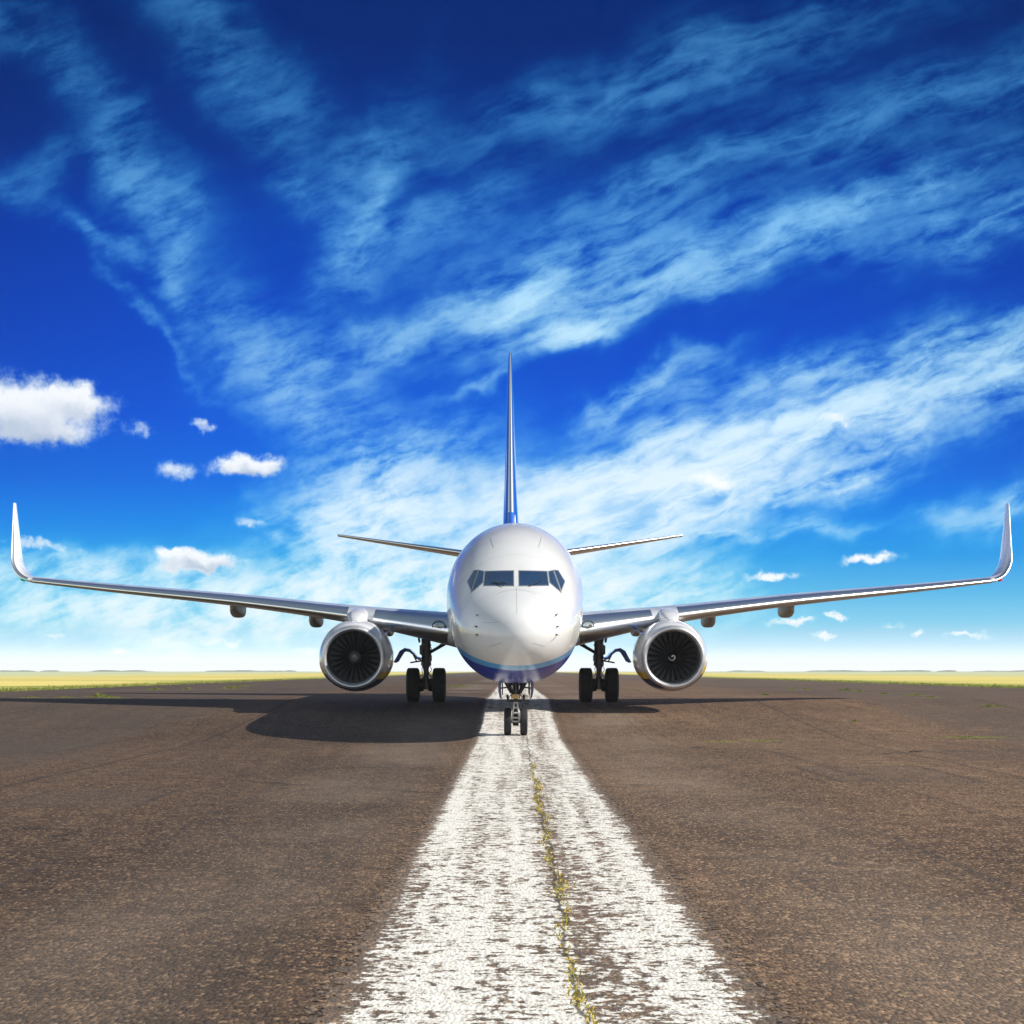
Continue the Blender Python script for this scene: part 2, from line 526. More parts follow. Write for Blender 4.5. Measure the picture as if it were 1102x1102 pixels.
# ------------------------------------------------------------------ terrain profile: level, a gentle rise under the aircraft, level again
def ground_z(d):
    s0, a0, a1, b0, b1 = 0.0385, 47.5, 52.0, 67.5, 70.0
    z = 0.0
    if d <= a0: return 0.0
    k = min(d, a1)
    z += s0 * (k - a0) ** 2 / (2 * (a1 - a0))
    if d <= a1: return z
    k = min(d, b0)
    z += s0 * (k - a1)
    if d <= b0: return z
    k = min(d, b1)
    z += s0 * ((k - b0) - (k - b0) ** 2 / (2 * (b1 - b0)))
    return z


YS = sorted(set([-60, -20, 0, 8] + list(np.arange(10, 46, 2.0)) + list(np.arange(46, 72.01, 0.5)) + [75, 80, 90, 100, 120, 150, 200, 300, 450, 700, 1100, 1700, 2600, 3600]))


def sheet(name, x0, x1, dz_, mat, nx=1, y0=None, y1=None):
    ys = [y for y in YS if (y0 is None or y >= y0) and (y1 is None or y <= y1)]
    xs = np.linspace(x0, x1, nx + 1)
    vs = [(x, y, ground_z(y) + dz_) for y in ys for x in xs]
    n = nx + 1
    fs = [(i * n + j, i * n + j + 1, (i + 1) * n + j + 1, (i + 1) * n + j) for i in range(len(ys) - 1) for j in range(nx)]
    return link_mesh(name, vs, fs, mat, smooth=True)


# ---- field
def field_material():
    m, nt, b = pmat('field_grass', (0.1, 0.15, 0.03), 0.9, spec=0.15)
    q = G(nt)
    ge = q.new('ShaderNodeNewGeometry')
    p = ge.outputs['Position']
    n1 = q.noise(q.mapping(p, scale=(60, 14, 1)), scale=1.0, detail=5, rough=0.6)
    n2 = q.noise(p, scale=0.8, detail=5, rough=0.7)
    x, y, z = q.sep(p)
    ax = q.m('ABSOLUTE', q.sub(x, 2.5))
    edge = q.sstep(q.mad(n1, 14.0, ax), 34.0, 46.0)
    straw = q.mix(n2, (0.62, 0.49, 0.13), (0.80, 0.66, 0.22))
    green = q.mix(n2, (0.12, 0.17, 0.02), (0.30, 0.34, 0.04))
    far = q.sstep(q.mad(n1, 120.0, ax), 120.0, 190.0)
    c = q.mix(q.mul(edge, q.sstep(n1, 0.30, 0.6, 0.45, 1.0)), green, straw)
    c = q.mix(far, c, (0.50, 0.53, 0.30))  # far grass paled in its colour to stand in for horizon haze
    q.link(c, b.inputs['Base Color'])
    return m


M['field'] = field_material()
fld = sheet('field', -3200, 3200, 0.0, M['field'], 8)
tag(fld, kind='structure')


# ---- runway
def asphalt_nodes(q):
    ge = q.new('ShaderNodeNewGeometry')
    p = ge.outputs['Position']
    pa_ = q.mapping(p, scale=(1.0, 2.5, 1.0))
    fine = q.noise(pa_, scale=42.0, detail=4, rough=0.7)
    agg = q.new('ShaderNodeTexVoronoi', feature='F1')
    q.link(pa_, agg.inputs['Vector']); agg.inputs['Scale'].default_value = 42.0
    stone = q.sep(agg.outputs['Color'])[0]
    mid = q.noise(p, scale=2.2, detail=5, rough=0.6)
    big = q.noise(q.mapping(p, scale=(5.0, 11.0, 1)), scale=1.0, detail=4, rough=0.55)
    strk = q.noise(q.mapping(p, rot=R(3), scale=(0.35, 30.0, 1)), scale=1.0, detail=4, rough=0.6)
    v = q.mad(fine, 0.62, q.mul(mid, 0.26))
    v = q.mad(strk, 0.12, v)
    col = q.ramp(v, [(0.36, (0.040, 0.029, 0.021)), (0.46, (0.105, 0.078, 0.056)), (0.55, (0.205, 0.155, 0.112)), (0.66, (0.42, 0.33, 0.25))])
    bf = q.sstep(big, 0.30, 0.68, 0.66, 1.22)
    col = q.mix(1.0, col, q.comb(bf, bf, bf), 'MULTIPLY')
    pale = q.mul(q.sstep(stone, 0.80, 0.94), 0.65)
    col = q.mix(pale, col, (0.52, 0.42, 0.32))
    darks = q.mul(q.sstep(stone, 0.10, 0.26, 1.0, 0.0), 0.7)
    col = q.mix(darks, col, (0.035, 0.028, 0.024))
    # cracks: warped cell edges
    wp = q.noise(p, scale=0.6, detail=5, rough=0.65, out='Color')
    wp = q.vm('MULTIPLY', q.vm('SUBTRACT', wp, (0.5, 0.5, 0.5)).outputs[0], (2.2, 2.2, 0)).outputs[0]
    pw = q.vm('ADD', p, wp).outputs[0]
    vc = q.new('ShaderNodeTexVoronoi', feature='DISTANCE_TO_EDGE')
    q.link(q.mapping(pw, scale=(7.0, 9.0, 50)), vc.inputs['Vector']); vc.inputs['Scale'].default_value = 1.0
    crk = q.sstep(vc.outputs['Distance'], 0.0, 0.010, 1.0, 0.0)
    crk = q.mul(crk, q.sstep(q.noise(p, scale=0.13, detail=2), 0.46, 0.60))
    col = q.mix(q.mul(crk, 0.7), col, (0.03, 0.025, 0.02))
    col = q.mix(1.0, col, (0.80, 0.63, 0.475), 'MULTIPLY')
    hgt = q.mad(fine, 0.6, q.mul(agg.outputs['Distance'], -0.8))
    return p, col, hgt, mid, fine, big


def runway_material():
    m, nt, b = pmat('runway_asphalt', (0.1, 0.1, 0.1), 0.80, spec=0.25)
    q = G(nt)
    p, col, hgt, mid, fine, big = asphalt_nodes(q)
    x, y, z = q.sep(p)
    # long joints between paving lanes, and a darker resurfaced lane left and right
    wob = q.mul(q.sub(q.noise(p, scale=0.35, detail=4), 0.5), 0.25)
    xx = q.add(x, wob)
    for jx, wd in ((-7.4, .03), (-14.9, .035), (8.1, .03), (15.6, .04), (22.0, .03), (-20.5, .03)):
        ln = q.sstep(q.m('ABSOLUTE', q.sub(xx, jx)), wd, wd * 2.4, 1.0, 0.0)
        col = q.mix(q.mul(ln, 0.55), col, (0.035, 0.028, 0.022))
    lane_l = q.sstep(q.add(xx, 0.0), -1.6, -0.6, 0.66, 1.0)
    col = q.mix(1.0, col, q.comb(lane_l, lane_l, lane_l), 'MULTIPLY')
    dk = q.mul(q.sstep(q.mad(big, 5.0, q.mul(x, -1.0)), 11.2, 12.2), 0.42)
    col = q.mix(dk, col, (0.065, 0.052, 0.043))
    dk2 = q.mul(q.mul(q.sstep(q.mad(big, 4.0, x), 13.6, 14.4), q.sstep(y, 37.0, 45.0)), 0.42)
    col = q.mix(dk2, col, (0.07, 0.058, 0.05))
    # tyre rubber laid down in long thin streaks
    rub = q.noise(q.mapping(p, rot=R(0.6), scale=(0.22, 55.0, 1)), scale=1.0, detail=3, rough=0.55)
    rub = q.mul(q.sstep(rub, 0.56, 0.70), q.sstep(q.m('ABSOLUTE', q.sub(q.m('ABSOLUTE', x), 4.2)), 0.6, 3.6, 1.0, 0.0))
    col = q.mix(q.mul(rub, 0.45), col, (0.040, 0.034, 0.030))
    # a few old repair patches with tarred rims
    for (cx, cy, hw, hl) in ((6.1, 33.5, 1.1, 2.6), (-5.6, 27.0, 0.9, 1.7), (10.4, 41.0, 1.6, 2.4), (-10.8, 45.0, 1.3, 3.0)):
        ex = q.sub(q.m('ABSOLUTE', q.sub(xx, cx)), hw)
        ey = q.sub(q.m('ABSOLUTE', q.add(q.sub(y, cy), wob)), hl)
        dd = q.m('MAXIMUM', ex, ey)
        col = q.mix(q.sstep(dd, -0.02, 0.02, 0.26, 0.0), col, (0.060, 0.050, 0.042))
        col = q.mix(q.sstep(q.m('ABSOLUTE', dd), 0.02, 0.06, 0.5, 0.0), col, (0.03, 0.026, 0.022))
    # pale dusty wheel tracks beside the centre line
    tr = q.sstep(q.m('ABSOLUTE', q.sub(q.m('ABSOLUTE', q.sub(xx, 0.2)), 2.4)), 0.2, 1.7, 1.0, 0.0)
    col = q.mix(q.mul(q.mul(tr, q.sstep(big, 0.25, 0.75)), 0.30), col, (0.30, 0.25, 0.20))
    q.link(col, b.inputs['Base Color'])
    bp = q.new('ShaderNodeBump')
    bp.inputs['Strength'].default_value = 0.9
    bp.inputs['Distance'].default_value = 0.012
    q.link(hgt, bp.inputs['Height'])
    q.link(bp.outputs[0], b.inputs['Normal'])
    return m


M['asphalt'] = runway_material()
RX0, RX1 = -23.6, 28.2
rw = sheet('runway', RX0, RX1, 0.02, M['asphalt'], 8, y1=2600)
tag(rw, kind='structure')


def line_material():
    m, nt, b = pmat('worn_line_paint', (0.7, 0.7, 0.66), 0.7, spec=0.3)
    q = G(nt)
    p, col, hgt, mid, fine, big = asphalt_nodes(q)
    x, y, z = q.sep(p)
    fx = q.m('ABSOLUTE', q.sub(x, 0.18))
    flake = q.noise(q.mapping(p, scale=(1.0, 1.8, 1.0)), scale=16.0, detail=5, rough=0.70)
    flake2 = q.noise(q.mapping(p, scale=(0.16, 0.10, 1)), scale=1.0, detail=4, rough=0.65)
    lane = q.noise(q.mapping(p, scale=(0.30, 14.0, 1)), scale=1.0, detail=3, rough=0.6)
    w = q.mad(flake, 0.62, q.mul(flake2, 0.38))
    w = q.mad(q.sub(lane, 0.5), 0.30, w)
    w = q.mad(q.sub(mid, 0.5), 0.22, w)
    edge = q.sstep(fx, 0.92, 1.22, 0.0, 0.26)
    # worn grey strip beside the crack
    strip = q.sstep(q.m('ABSOLUTE', q.sub(x, 0.47)), 0.05, 0.34, 0.045, 0.0)
    thr = q.add(q.add(0.457, edge), strip)
    pa = q.sstep(q.sub(w, thr), -0.012, 0.03)
    # centre crack
    cw = q.mul(q.sub(q.noise(q.mapping(p, scale=(1, 1.6, 1)), scale=1.0, detail=6, rough=0.7), 0.5), 0.34)
    cd = q.m('ABSOLUTE', q.sub(q.add(x, cw), 0.35))
    crack = q.sstep(cd, 0.006, 0.020, 1.0, 0.0)
    pc = q.mix(q.sstep(flake2, 0.3, 0.7), (0.66, 0.62, 0.55), (0.82, 0.79, 0.72))
    c = q.mix(pa, q.mix(0.18, col, (0.34, 0.29, 0.23)), pc)
    c = q.mix(q.mul(crack, 0.85), c, (0.05, 0.042, 0.03))
    q.link(c, b.inputs['Base Color'])
    alpha = q.sstep(q.mad(q.sub(flake, 0.5), 0.9, fx), 1.13, 1.20, 1.0, 0.0)
    q.link(alpha, b.inputs['Alpha'])
    bp = q.new('ShaderNodeBump')
    bp.inputs['Strength'].default_value = 0.8
    bp.inputs['Distance'].default_value = 0.012
    q.link(q.mad(pa, 0.4, hgt), bp.inputs['Height'])
    q.link(bp.outputs[0], b.inputs['Normal'])
    return m


M['line'] = line_material()
cl = sheet('centre_line', 0.18 - 1.3, 0.18 + 1.3, 0.025, M['line'], 2, y1=2600)
tag(cl, kind='structure')

# ---- haze: the air between here and the horizon
hz = MB().box((0, 1500, 7.2), (6200, 4600, 17.0)).build('haze', None, smooth=False)
hm = bpy.data.materials.new('haze_air')
hm.use_nodes = True
hm.node_tree.nodes.clear()
q = G(hm.node_tree)
pv = q.new('ShaderNodeVolumePrincipled')
pv.inputs['Color'].default_value = (0.96, 0.98, 1.0, 1)
pv.inputs['Density'].default_value = 0.00018
pv.inputs['Anisotropy'].default_value = 0.0
q.link(pv.outputs[0], q.new('ShaderNodeOutputMaterial').inputs['Volume'])
hz.data.materials.append(hm)
tag(hz, 'pale bright haze lying over the runway and fields', 'haze', kind='stuff')

# ------------------------------------------------------------------ the aircraft
D_NOSE, D_MAIN = 51.4, 67.0
zn, zm = ground_z(D_NOSE) + 0.025, ground_z(D_MAIN) + 0.02
pitch = math.atan2(zm - zn, D_MAIN - D_NOSE)
jet = bpy.data.objects.new('passenger_jet', None)
COL.objects.link(jet)
jet.empty_display_size = 2
jet.location = (0.094, D_NOSE, zn)
jet.rotation_euler = (pitch, 0, R(0.29))
tag(jet, 'white twin-engine passenger jet with navy belly and upturned wingtips, standing nose-on over the white line', 'airplane')


def part(mb, name, mat, parent=None, sharp=None, smooth=True, loc=None):
    return mb.build(name, mat, parent or jet, smooth, loc, sharp)


# ---- fuselage loft  (yn = distance behind the nose tip)
st = [  # yn, top, bottom, half width, height of max width
    (0.00, 2.58, 2.58, 0.00, 2.58), (0.03, 2.775, 2.39, 0.20, 2.58), (0.12, 2.95, 2.21, 0.40, 2.59), (0.35, 3.16, 2.02, 0.68, 2.61),
    (0.75, 3.38, 1.81, 0.97, 2.66), (1.25, 3.59, 1.65, 1.20, 2.75), (1.75, 3.78, 1.53, 1.36, 2.88), (2.1, 3.96, 1.46, 1.43, 2.96),
    (2.5, 4.21, 1.40, 1.50, 3.04), (3.0, 4.51, 1.36, 1.57, 3.13), (3.5, 4.76, 1.33, 1.63, 3.21), (4.2, 5.02, 1.32, 1.69, 3.30), (5.0, 5.22, 1.32, 1.74, 3.37),
    (6.0, 5.36, 1.32, 1.79, 3.43), (7.0, 5.44, 1.32, 1.82, 3.46), (8.0, 5.48, 1.32, 1.845, 3.47), (9.5, 5.49, 1.32, 1.86, 3.47), (12, 5.49, 1.32, 1.87, 3.47),
    (24, 5.49, 1.32, 1.87, 3.47), (27, 5.49, 1.55, 1.83, 3.55), (30, 5.48, 2.15, 1.66, 3.75), (33, 5.44, 2.95, 1.30, 4.15), (36, 5.34, 3.85, 0.78, 4.60), (38.6, 5.18, 4.62, 0.26, 4.90), (39.2, 4.95, 4.85, 0.05, 4.9)]
A = np.array(st)
u = np.sqrt(A[:, 0])
F_top, F_bot, F_w, F_zw = (pchip(u, A[:, k]) for k in range(1, 5))
us = np.concatenate([np.linspace(0.02, math.sqrt(8), 110), np.linspace(math.sqrt(8), math.sqrt(39.2), 60)[1:]])


def ring_at(yn, n=144, grow=0.0):
    s_ = math.sqrt(max(yn, 0.0))
    tp, bt, w, zw = F_top(s_) + grow, F_bot(s_) - grow, F_w(s_) + grow, F_zw(s_)
    out = []
    for k in range(n):
        a = 2 * PI * k / n
        sx, cz = math.sin(a), math.cos(a)
        if cz < 0:
            ex = 2.0 / (2.0 + 0.32 * min(1.0, yn / 3.0))   # fuller lower lobe
            sx = math.copysign(abs(sx) ** ex, sx); cz = -abs(cz) ** ex
        out.append((w * sx, yn - NG, zw + ((tp - zw) if cz > 0 else (zw - bt)) * cz))
    return out


fb = MB()
fb.loft([[(0, -NG, 2.58)] * 144] + [ring_at(float(v) ** 2) for v in us], True, False, True)
fus = part(fb, 'fuselage', M['hull'])
bmf = bmesh.new(); bmf.from_mesh(fus.data)
bmesh.ops.remove_doubles(bmf, verts=bmf.verts, dist=1e-5)
bmf.to_mesh(fus.data)
bvh = BVHTree.FromBMesh(bmf)


def onto_hull(x, z, off=0.004):
    h, n, i, d = bvh.ray_cast(Vector((x, -NG - 5, z)), Vector((0, 1, 0)))
    if h is None:
        h, n, i, d = bvh.find_nearest(Vector((x, 0, z)))
    if n.y > 0: n = -n
    return h + n * off, n


def hull_patch(name, quad, mat, off, parent, thick=0.012, nu=10, nv=8, lab=None):
    """a panel lying on the hull: quad corners (x,z) TL,TR,BR,BL"""
    q_ = [np.array(c) for c in quad]
    top, bot = [], []
    for i in range(nv + 1):
        for j in range(nu + 1):
            a, b_ = j / nu, i / nv
            c = (q_[0] * (1 - a) + q_[1] * a) * (1 - b_) + (q_[3] * (1 - a) + q_[2] * a) * b_
            p0, n0 = onto_hull(c[0], c[1], off)
            top.append(p0); bot.append(p0 - n0 * thick)
    n = nu + 1; mbb = MB()
    grid = [(i * n + j, i * n + j + 1, (i + 1) * n + j + 1, (i + 1) * n + j) for i in range(nv) for j in range(nu)]
    k = len(top)
    rim = [j for j in range(n)] + [i * n + nu for i in range(1, nv + 1)] + [nv * n + j for j in range(nu - 1, -1, -1)] + [i * n for i in range(nv - 1, 0, -1)]
    side = [(rim[i], rim[(i + 1) % len(rim)], rim[(i + 1) % len(rim)] + k, rim[i] + k) for i in range(len(rim))]
    mbb.add(top + bot, grid + [tuple(i + k for i in f[::-1]) for f in grid] + side)
    return part(mbb, name, mat, parent, sharp=40)


def inset(quad, d):
    c = np.mean([np.array(p) for p in quad], axis=0)
    out = []
    n = len(quad)
    for i in range(n):
        p = np.array(quad[i]); a = np.array(quad[i - 1]); b_ = np.array(quad[(i + 1) % n])
        e1 = (a - p) / np.linalg.norm(a - p); e2 = (b_ - p) / np.linalg.norm(b_ - p)
        s_ = abs(e1[0] * e2[1] - e1[1] * e2[0])
        out.append(tuple(p + (e1 + e2) * d / max(s_, 0.35)))
    return out


panes = [[(.075, 4.115), (.745, 4.105), (.775, 3.775), (.075, 3.765)],
         [(.800, 4.105), (.905, 4.130), (1.065, 3.630), (.825, 3.840)],
         [(.945, 4.135), (1.030, 4.130), (1.185, 3.870), (1.095, 3.665)]]
for s_ in (-1, 1):
    for pn in panes:
        qd = [(s_ * x, z) for x, z in pn]
        fr_ = hull_patch('window_frame', inset(qd, -0.022), M['frame'], 0.003, fus)
        hull_patch('cockpit_window', qd, M['glass'], 0.007, fus)
    # wiper
    mb = MB()
    pts = [onto_hull(s_ * x, z, 0.028)[0] for x, z in ((.30, 3.73), (.40, 3.77), (.52, 3.83))]
    mb.path(pts, 0.011)
    pts = [onto_hull(s_ * x, z, 0.024)[0] for x, z in ((.22, 3.815), (.40, 3.81), (.60, 3.82))] if s_ < 0 else [onto_hull(s_ * x, z, 0.024)[0] for x, z in ((.34, 3.74), (.47, 3.81), (.60, 3.87))]
    mb.path(pts, 0.008)
    part(mb, 'wiper', M['black'], fus)


def hull_line(name, pts, width, mat, off=0.002, parent=None, steps=14):
    P_ = []
    for (a, b_) in zip(pts[:-1], pts[1:]):
        for k in range(steps):
            t_ = k / steps
            P_.append((a[0] + (b_[0] - a[0]) * t_, a[1] + (b_[1] - a[1]) * t_))
    P_.append(pts[-1])
    L_, R_, B_ = [], [], []
    pos = [onto_hull(x, z, off) for x, z in P_]
    for i, (c, n) in enumerate(pos):
        tdir = (pos[min(i + 1, len(pos) - 1)][0] - pos[max(i - 1, 0)][0]).normalized()
        sd = tdir.cross(n).normalized() * width / 2
        L_.append(c - sd); R_.append(c + sd)
    n = len(L_)
    mb = MB()
    top = L_ + R_
    bot = [p_ - nn * 0.006 for p_, nn in zip(L_, [q2[1] for q2 in pos])] + [p_ - nn * 0.006 for p_, nn in zip(R_, [q2[1] for q2 in pos])]
    mb.add(top + bot, [(i, i + 1, n + i + 1, n + i) for i in range(n - 1)] + [(i, i + 1, 2 * n + i + 1, 2 * n + i) for i in range(n - 1)] + [(n + i, n + i + 1, 3 * n + i + 1, 3 * n + i) for i in range(n - 1)])
    return part(mb, name, mat, parent or fus, sharp=40)


hull_line('panel_seam', [(0, 3.74), (0, 3.10)], 0.012, M['seam_pale'])
for s_ in (-1, 1):
    hull_line('lightning_strip', [(s_ * .42, 2.90), (s_ * .80, 2.88)], 0.012, M['seam_pale'])
    hull_line('lightning_strip', [(s_ * .36, 2.42), (s_ * .66, 2.33)], 0.014, M['seam_pale'])
    # probes on the nose sides
    for (x, z, l) in ((.93, 3.06, .13), (.95, 2.79, .07), (.93, 2.60, .16)):
        c, n = onto_hull(s_ * x, z, 0.0)
        mb = MB()
        tip = c + n * 0.065
        mb.tube(c - n * 0.01, tip, 0.017, 0.010, 10)
        mb.tube(tip, tip + Vector((0, -l, 0)), 0.009, 0.006, 10)
        mb.tube(c - n * 0.005, c + n * 0.005, 0.034, 0.030, 16)
        part(mb, 'pitot_probe', M['strut'], fus, sharp=40)
    # roof escape-path seam
    hull_line('roof_seam', [(s_ * .66, 5.00), (s_ * .56, 4.72)], 0.014, M['seam'])
# arc of screws under the windshield
mb = MB()
for k in range(23):
    a = -1 + 2 * k / 22
    c, n = onto_hull(.46 * a, 3.66 - .10 * a * a, 0.001)
    mb.tube(c - n * 0.004, c + n * 0.003, 0.012, 0.010, 8)
part(mb, 'screw_row', M['seam'], fus, sharp=30)

# ---- belly fairing
mb = MB()
rings = []
for k in range(41):
    t_ = k / 40
    yn = 12.2 + t_ * 11.5
    e = math.sin(PI * min(1, t_ / 0.32) / 2) if t_ < .32 else (math.cos(PI * (t_ - .70) / .6) if t_ > .70 else 1.0)
    e = max(e, 0.0) ** 0.8
    ring = []
    for j in range(48):
        a = 2 * PI * j / 48
        cx, cz = math.cos(a), math.sin(a)
        sx = math.copysign(abs(cx) ** 0.72, cx) * (0.6 + 0.95 * e)
        sz = math.copysign(abs(cz) ** 0.72, cz) * (0.2 + 0.68 * e)
        ring.append((sx, yn - NG, 1.98 + sz))
    rings.append(ring)
mb.loft(rings, True, True, True)
part(mb, 'belly_fairing', M['navy'], sharp=50)


# ---- wings
def section(le, chord, tc_, roll, twist=0.0, camber=0.015, n=26, x0=0.0, x1=1.0, proud=0.0):
    """airfoil ring: TE over the top to LE and back below (x0..x1 part of the chord)"""
    b_ = (1 - np.cos(np.linspace(0, PI, n))) / 2 * (x1 - x0) + x0
    yt = 5 * tc_ * (0.2969 * np.sqrt(b_) - 0.126 * b_ - 0.3516 * b_ ** 2 + 0.2843 * b_ ** 3 - 0.1030 * b_ ** 4)
    yc = camber * 4 * b_ * (1 - b_)
    up_ = [(b_[i] * chord, (yc[i] + yt[i]) * chord + proud) for i in range(n)][::-1]
    lo_ = [(b_[i] * chord, (yc[i] - yt[i]) * chord - proud) for i in range(1, n)]
    pts = []
    for (c, h) in up_ + lo_:
        if proud and c < 0.02 * chord:
            c -= proud
        yy = c * math.cos(twist) + h * math.sin(twist)
        hh = -c * math.sin(twist) + h * math.cos(twist)
        pts.append((le[0] - math.sin(roll) * hh, le[1] + yy - NG, le[2] + math.cos(roll) * hh))
    return pts


WX = [1.55, 2.2, 3.2, 4.4, 5.8, 8.65, 11.0, 13.4, 15.3, 16.35]
W_le = lambda x: 13.35 + (x - 1.87) * 0.80 if x < 4.4 else 15.374 + (x - 4.4) * 0.545
W_te = lambda x: 21.3 + 0.02 * x if x < 5.8 else 21.416 + (x - 5.8) * 0.262
W_z = pchip([1.5, 2.2, 4.4, 8.65, 13.4, 16.5], [2.40, 2.50, 2.80, 3.29, 3.72, 4.02])
W_tc = pchip([1.5, 3.0, 4.8, 8.65, 13.4, 16.5], [0.135, 0.120, 0.105, 0.092, 0.092, 0.09])
W_tw = pchip([1.5, 4.4, 8.65, 16.5], [R(2.2), R(1.6), R(0.9), R(0.2)])


def wing_sec(x, sgn, **kw):
    le, te = W_le(x), W_te(x)
    h = 0.05
    roll = math.atan2(W_z(min(x + h, 16.5)) - W_z(x - h if x > 1.6 else x), h * (2 if x > 1.6 else 1))
    pts = section((x, le, W_z(x)), te - le, W_tc(x), roll, W_tw(x), **kw)
    return [(sgn * p_[0], p_[1], p_[2]) for p_ in pts]


# winglet path: blends from the wing tip up
wl = []
xe, ze, le0, ch0 = 16.35, W_z(16.35), W_le(16.35), W_te(16.35) - W_le(16.35)
roll0, roll1 = math.atan2(W_z(16.5) - W_z(16.3), 0.2), R(80.5)
nseg = 9; rad_ = 0.98
cx_, cz_ = xe, ze
prev = roll0
wl.append((cx_, le0, cz_, ch0, roll0))
for k in range(1, nseg + 1):
    a = roll0 + (roll1 - roll0) * k / nseg
    ds = rad_ * (roll1 - roll0) / nseg
    am = (a + prev) / 2
    cx_ += math.cos(am) * ds; cz_ += math.sin(am) * ds
    wl.append((cx_, le0 + (k / nseg) * 0.95, cz_, ch0 * (1 - 0.26 * k / nseg), a))
    prev = a
bx_, bl_, bz_, bc_, br_ = wl[-1]
tipz = 6.74
for k in range(1, 7):
    t_ = k / 6
    dzz = (tipz - bz_) * t_
    wl.append((bx_ + dzz / math.tan(R(83.5)), bl_ + 1.35 * t_ - .0, bz_ + dzz, bc_ + (0.42 - bc_) * t_, R(83.5)))

for sgn in (-1, 1):
    mb = MB()
    xs = sorted(set(WX + list(np.linspace(1.55, 16.35, 30))))
    mb.loft([wing_sec(x, sgn) for x in xs], True, True, True)
    wing = part(mb, 'wing', M['grey'], sharp=60)
    # polished leading edges: inboard of the pylon and the slats outboard of it
    for (xa, xb, nm) in ((1.95, 4.30, 'leading_edge'), (5.15, 16.30, 'leading_edge')):
        mb = MB()
        mb.loft([wing_sec(x, sgn, x0=0.0, x1=0.115, proud=0.004) for x in np.linspace(xa, xb, 16)], False)
        part(mb, nm, M['metal'], wing, sharp=60)
    mb = MB()
    mb.loft([[(sgn * p_[0], p_[1], p_[2]) for p_ in section((a[0], a[1], a[2]), a[3], 0.085, a[4])] for a in wl], True, True, True)
    wlt = part(mb, 'winglet', M['white'], wing, sharp=60)
    mb = MB()
    mb.loft([[(sgn * p_[0], p_[1], p_[2]) for p_ in section((a[0], a[1], a[2]), a[3], 0.085, a[4], x0=0, x1=0.09, proud=0.003)] for a in wl[1:]], False)
    part(mb, 'winglet_edge', M['metal'], wing, sharp=60)
    # navigation light
    c = Vector((sgn * 16.55, W_le(16.4) - NG - 0.02, W_z(16.4) + 0.01))
    mb = MB(); mb.tube(c, c + Vector((sgn * .13, .05, .025)), 0.045, 0.03, 12)
    part(mb, 'navigation_light', M['red'] if sgn > 0 else M['green'], wing)
    # landing light glass in the wing root
    mb = MB()
    rings = []
    cz0 = W_z(2.2) + 0.10
    for k in range(9):
        r_ = k / 8
        rings.append([(sgn * (2.24 + 0.175 * r_ * math.cos(a_)), W_le(2.24 + 0.175 * r_ * math.cos(a_)) - NG - 0.055 * (1 - r_ * r_) - 0.01 + 0.26 * (r_ * math.sin(a_)) ** 2, cz0 + 0.13 * r_ * math.sin(a_)) for a_ in np.linspace(0, 2 * PI, 28, endpoint=False)])
    mb.loft(rings, True)
    part(mb, 'landing_light', M['lens'], wing)
    mb = MB()
    for ox in (-.07, .06):
        mb.tube((sgn * (2.24 + ox), W_le(2.24) - NG - 0.072, cz0), (sgn * (2.24 + ox), W_le(2.24) - NG + 0.05, cz0), 0.048, 0.05, 18)
    part(mb, 'lamp_bulb', M['chrome'], wing, sharp=40)
    mb = MB()
    ringp = []
    for a_ in np.linspace(0, 2 * PI, 28, endpoint=False):
        x_ = 2.24 + 0.19 * math.cos(a_)
        ringp.append((x_, a_))
    for k in range(28):
        a1, a2 = ringp[k], ringp[(k + 1) % 28]
        p1 = (sgn * a1[0], W_le(a1[0]) - NG - 0.012 + 0.26 * math.sin(a1[1]) ** 2, cz0 + 0.145 * math.sin(a1[1]))
        p2 = (sgn * a2[0], W_le(a2[0]) - NG - 0.012 + 0.26 * math.sin(a2[1]) ** 2, cz0 + 0.145 * math.sin(a2[1]))
        mb.tube(p1, p2, 0.016, 0.016, 6)
    part(mb, 'lamp_bezel', M['dark'], wing)
    # flap track fairings under the trailing edge
    for (fx, drop) in ((4.15, 0.36), (6.55, 0.36), (9.25, 0.33)):
        mb = MB(); rings = []
        y0 = W_te(fx) - 2.3
        zt = W_z(fx) - 0.05
        for k in range(19):
            t_ = k / 18
            e = max(math.sin(PI * min(1.0, (t_ * 0.94 + 0.03))) ** 0.55, 0.05)
            w_ = 0.215 * e; hh = drop * e
            zc = zt - 0.17 - 0.10 * t_
            ring = []
            for j in range(24):
                a = 2 * PI * j / 24
                ca, sa = math.cos(a), math.sin(a)
                ring.append((sgn * fx + math.copysign(abs(ca) ** .55, ca) * w_, y0 + t_ * 2.9 - NG, zc + math.copysign(abs(sa) ** .6, sa) * hh))
            rings.append(ring)
        mb.loft(rings, True, True, True)
        part(mb, 'flap_fairing', M['fairing'], wing, sharp=50)

# ---- tailplane and fin
for sgn in (-1, 1):
    mb = MB(); mb2 = MB()
    r1, r2 = [], []
    for t_ in np.linspace(0, 1, 10):
        x = 0.75 + t_ * (7.2 - 0.75)
        le = 33.4 + t_ * 4.35; ch = 4.0 * (1 - t_) + 1.35 * t_
        z = 5.02 + t_ * 0.99
        a = ((x, le, z), ch, 0.085 - 0.01 * t_, R(7))
        r1.append([(sgn * p_[0], p_[1], p_[2]) for p_ in section(*a, camber=-0.01)])
        r2.append([(sgn * p_[0], p_[1], p_[2]) for p_ in section(*a, camber=-0.01, x0=0, x1=0.07, proud=0.003)])
    mb.loft(r1, True, True, True); mb2.loft(r2[1:], False)
    tp = part(mb, 'tailplane', M['white'], sharp=60)
    part(mb2, 'leading_edge', M['metal'], tp, sharp=60)


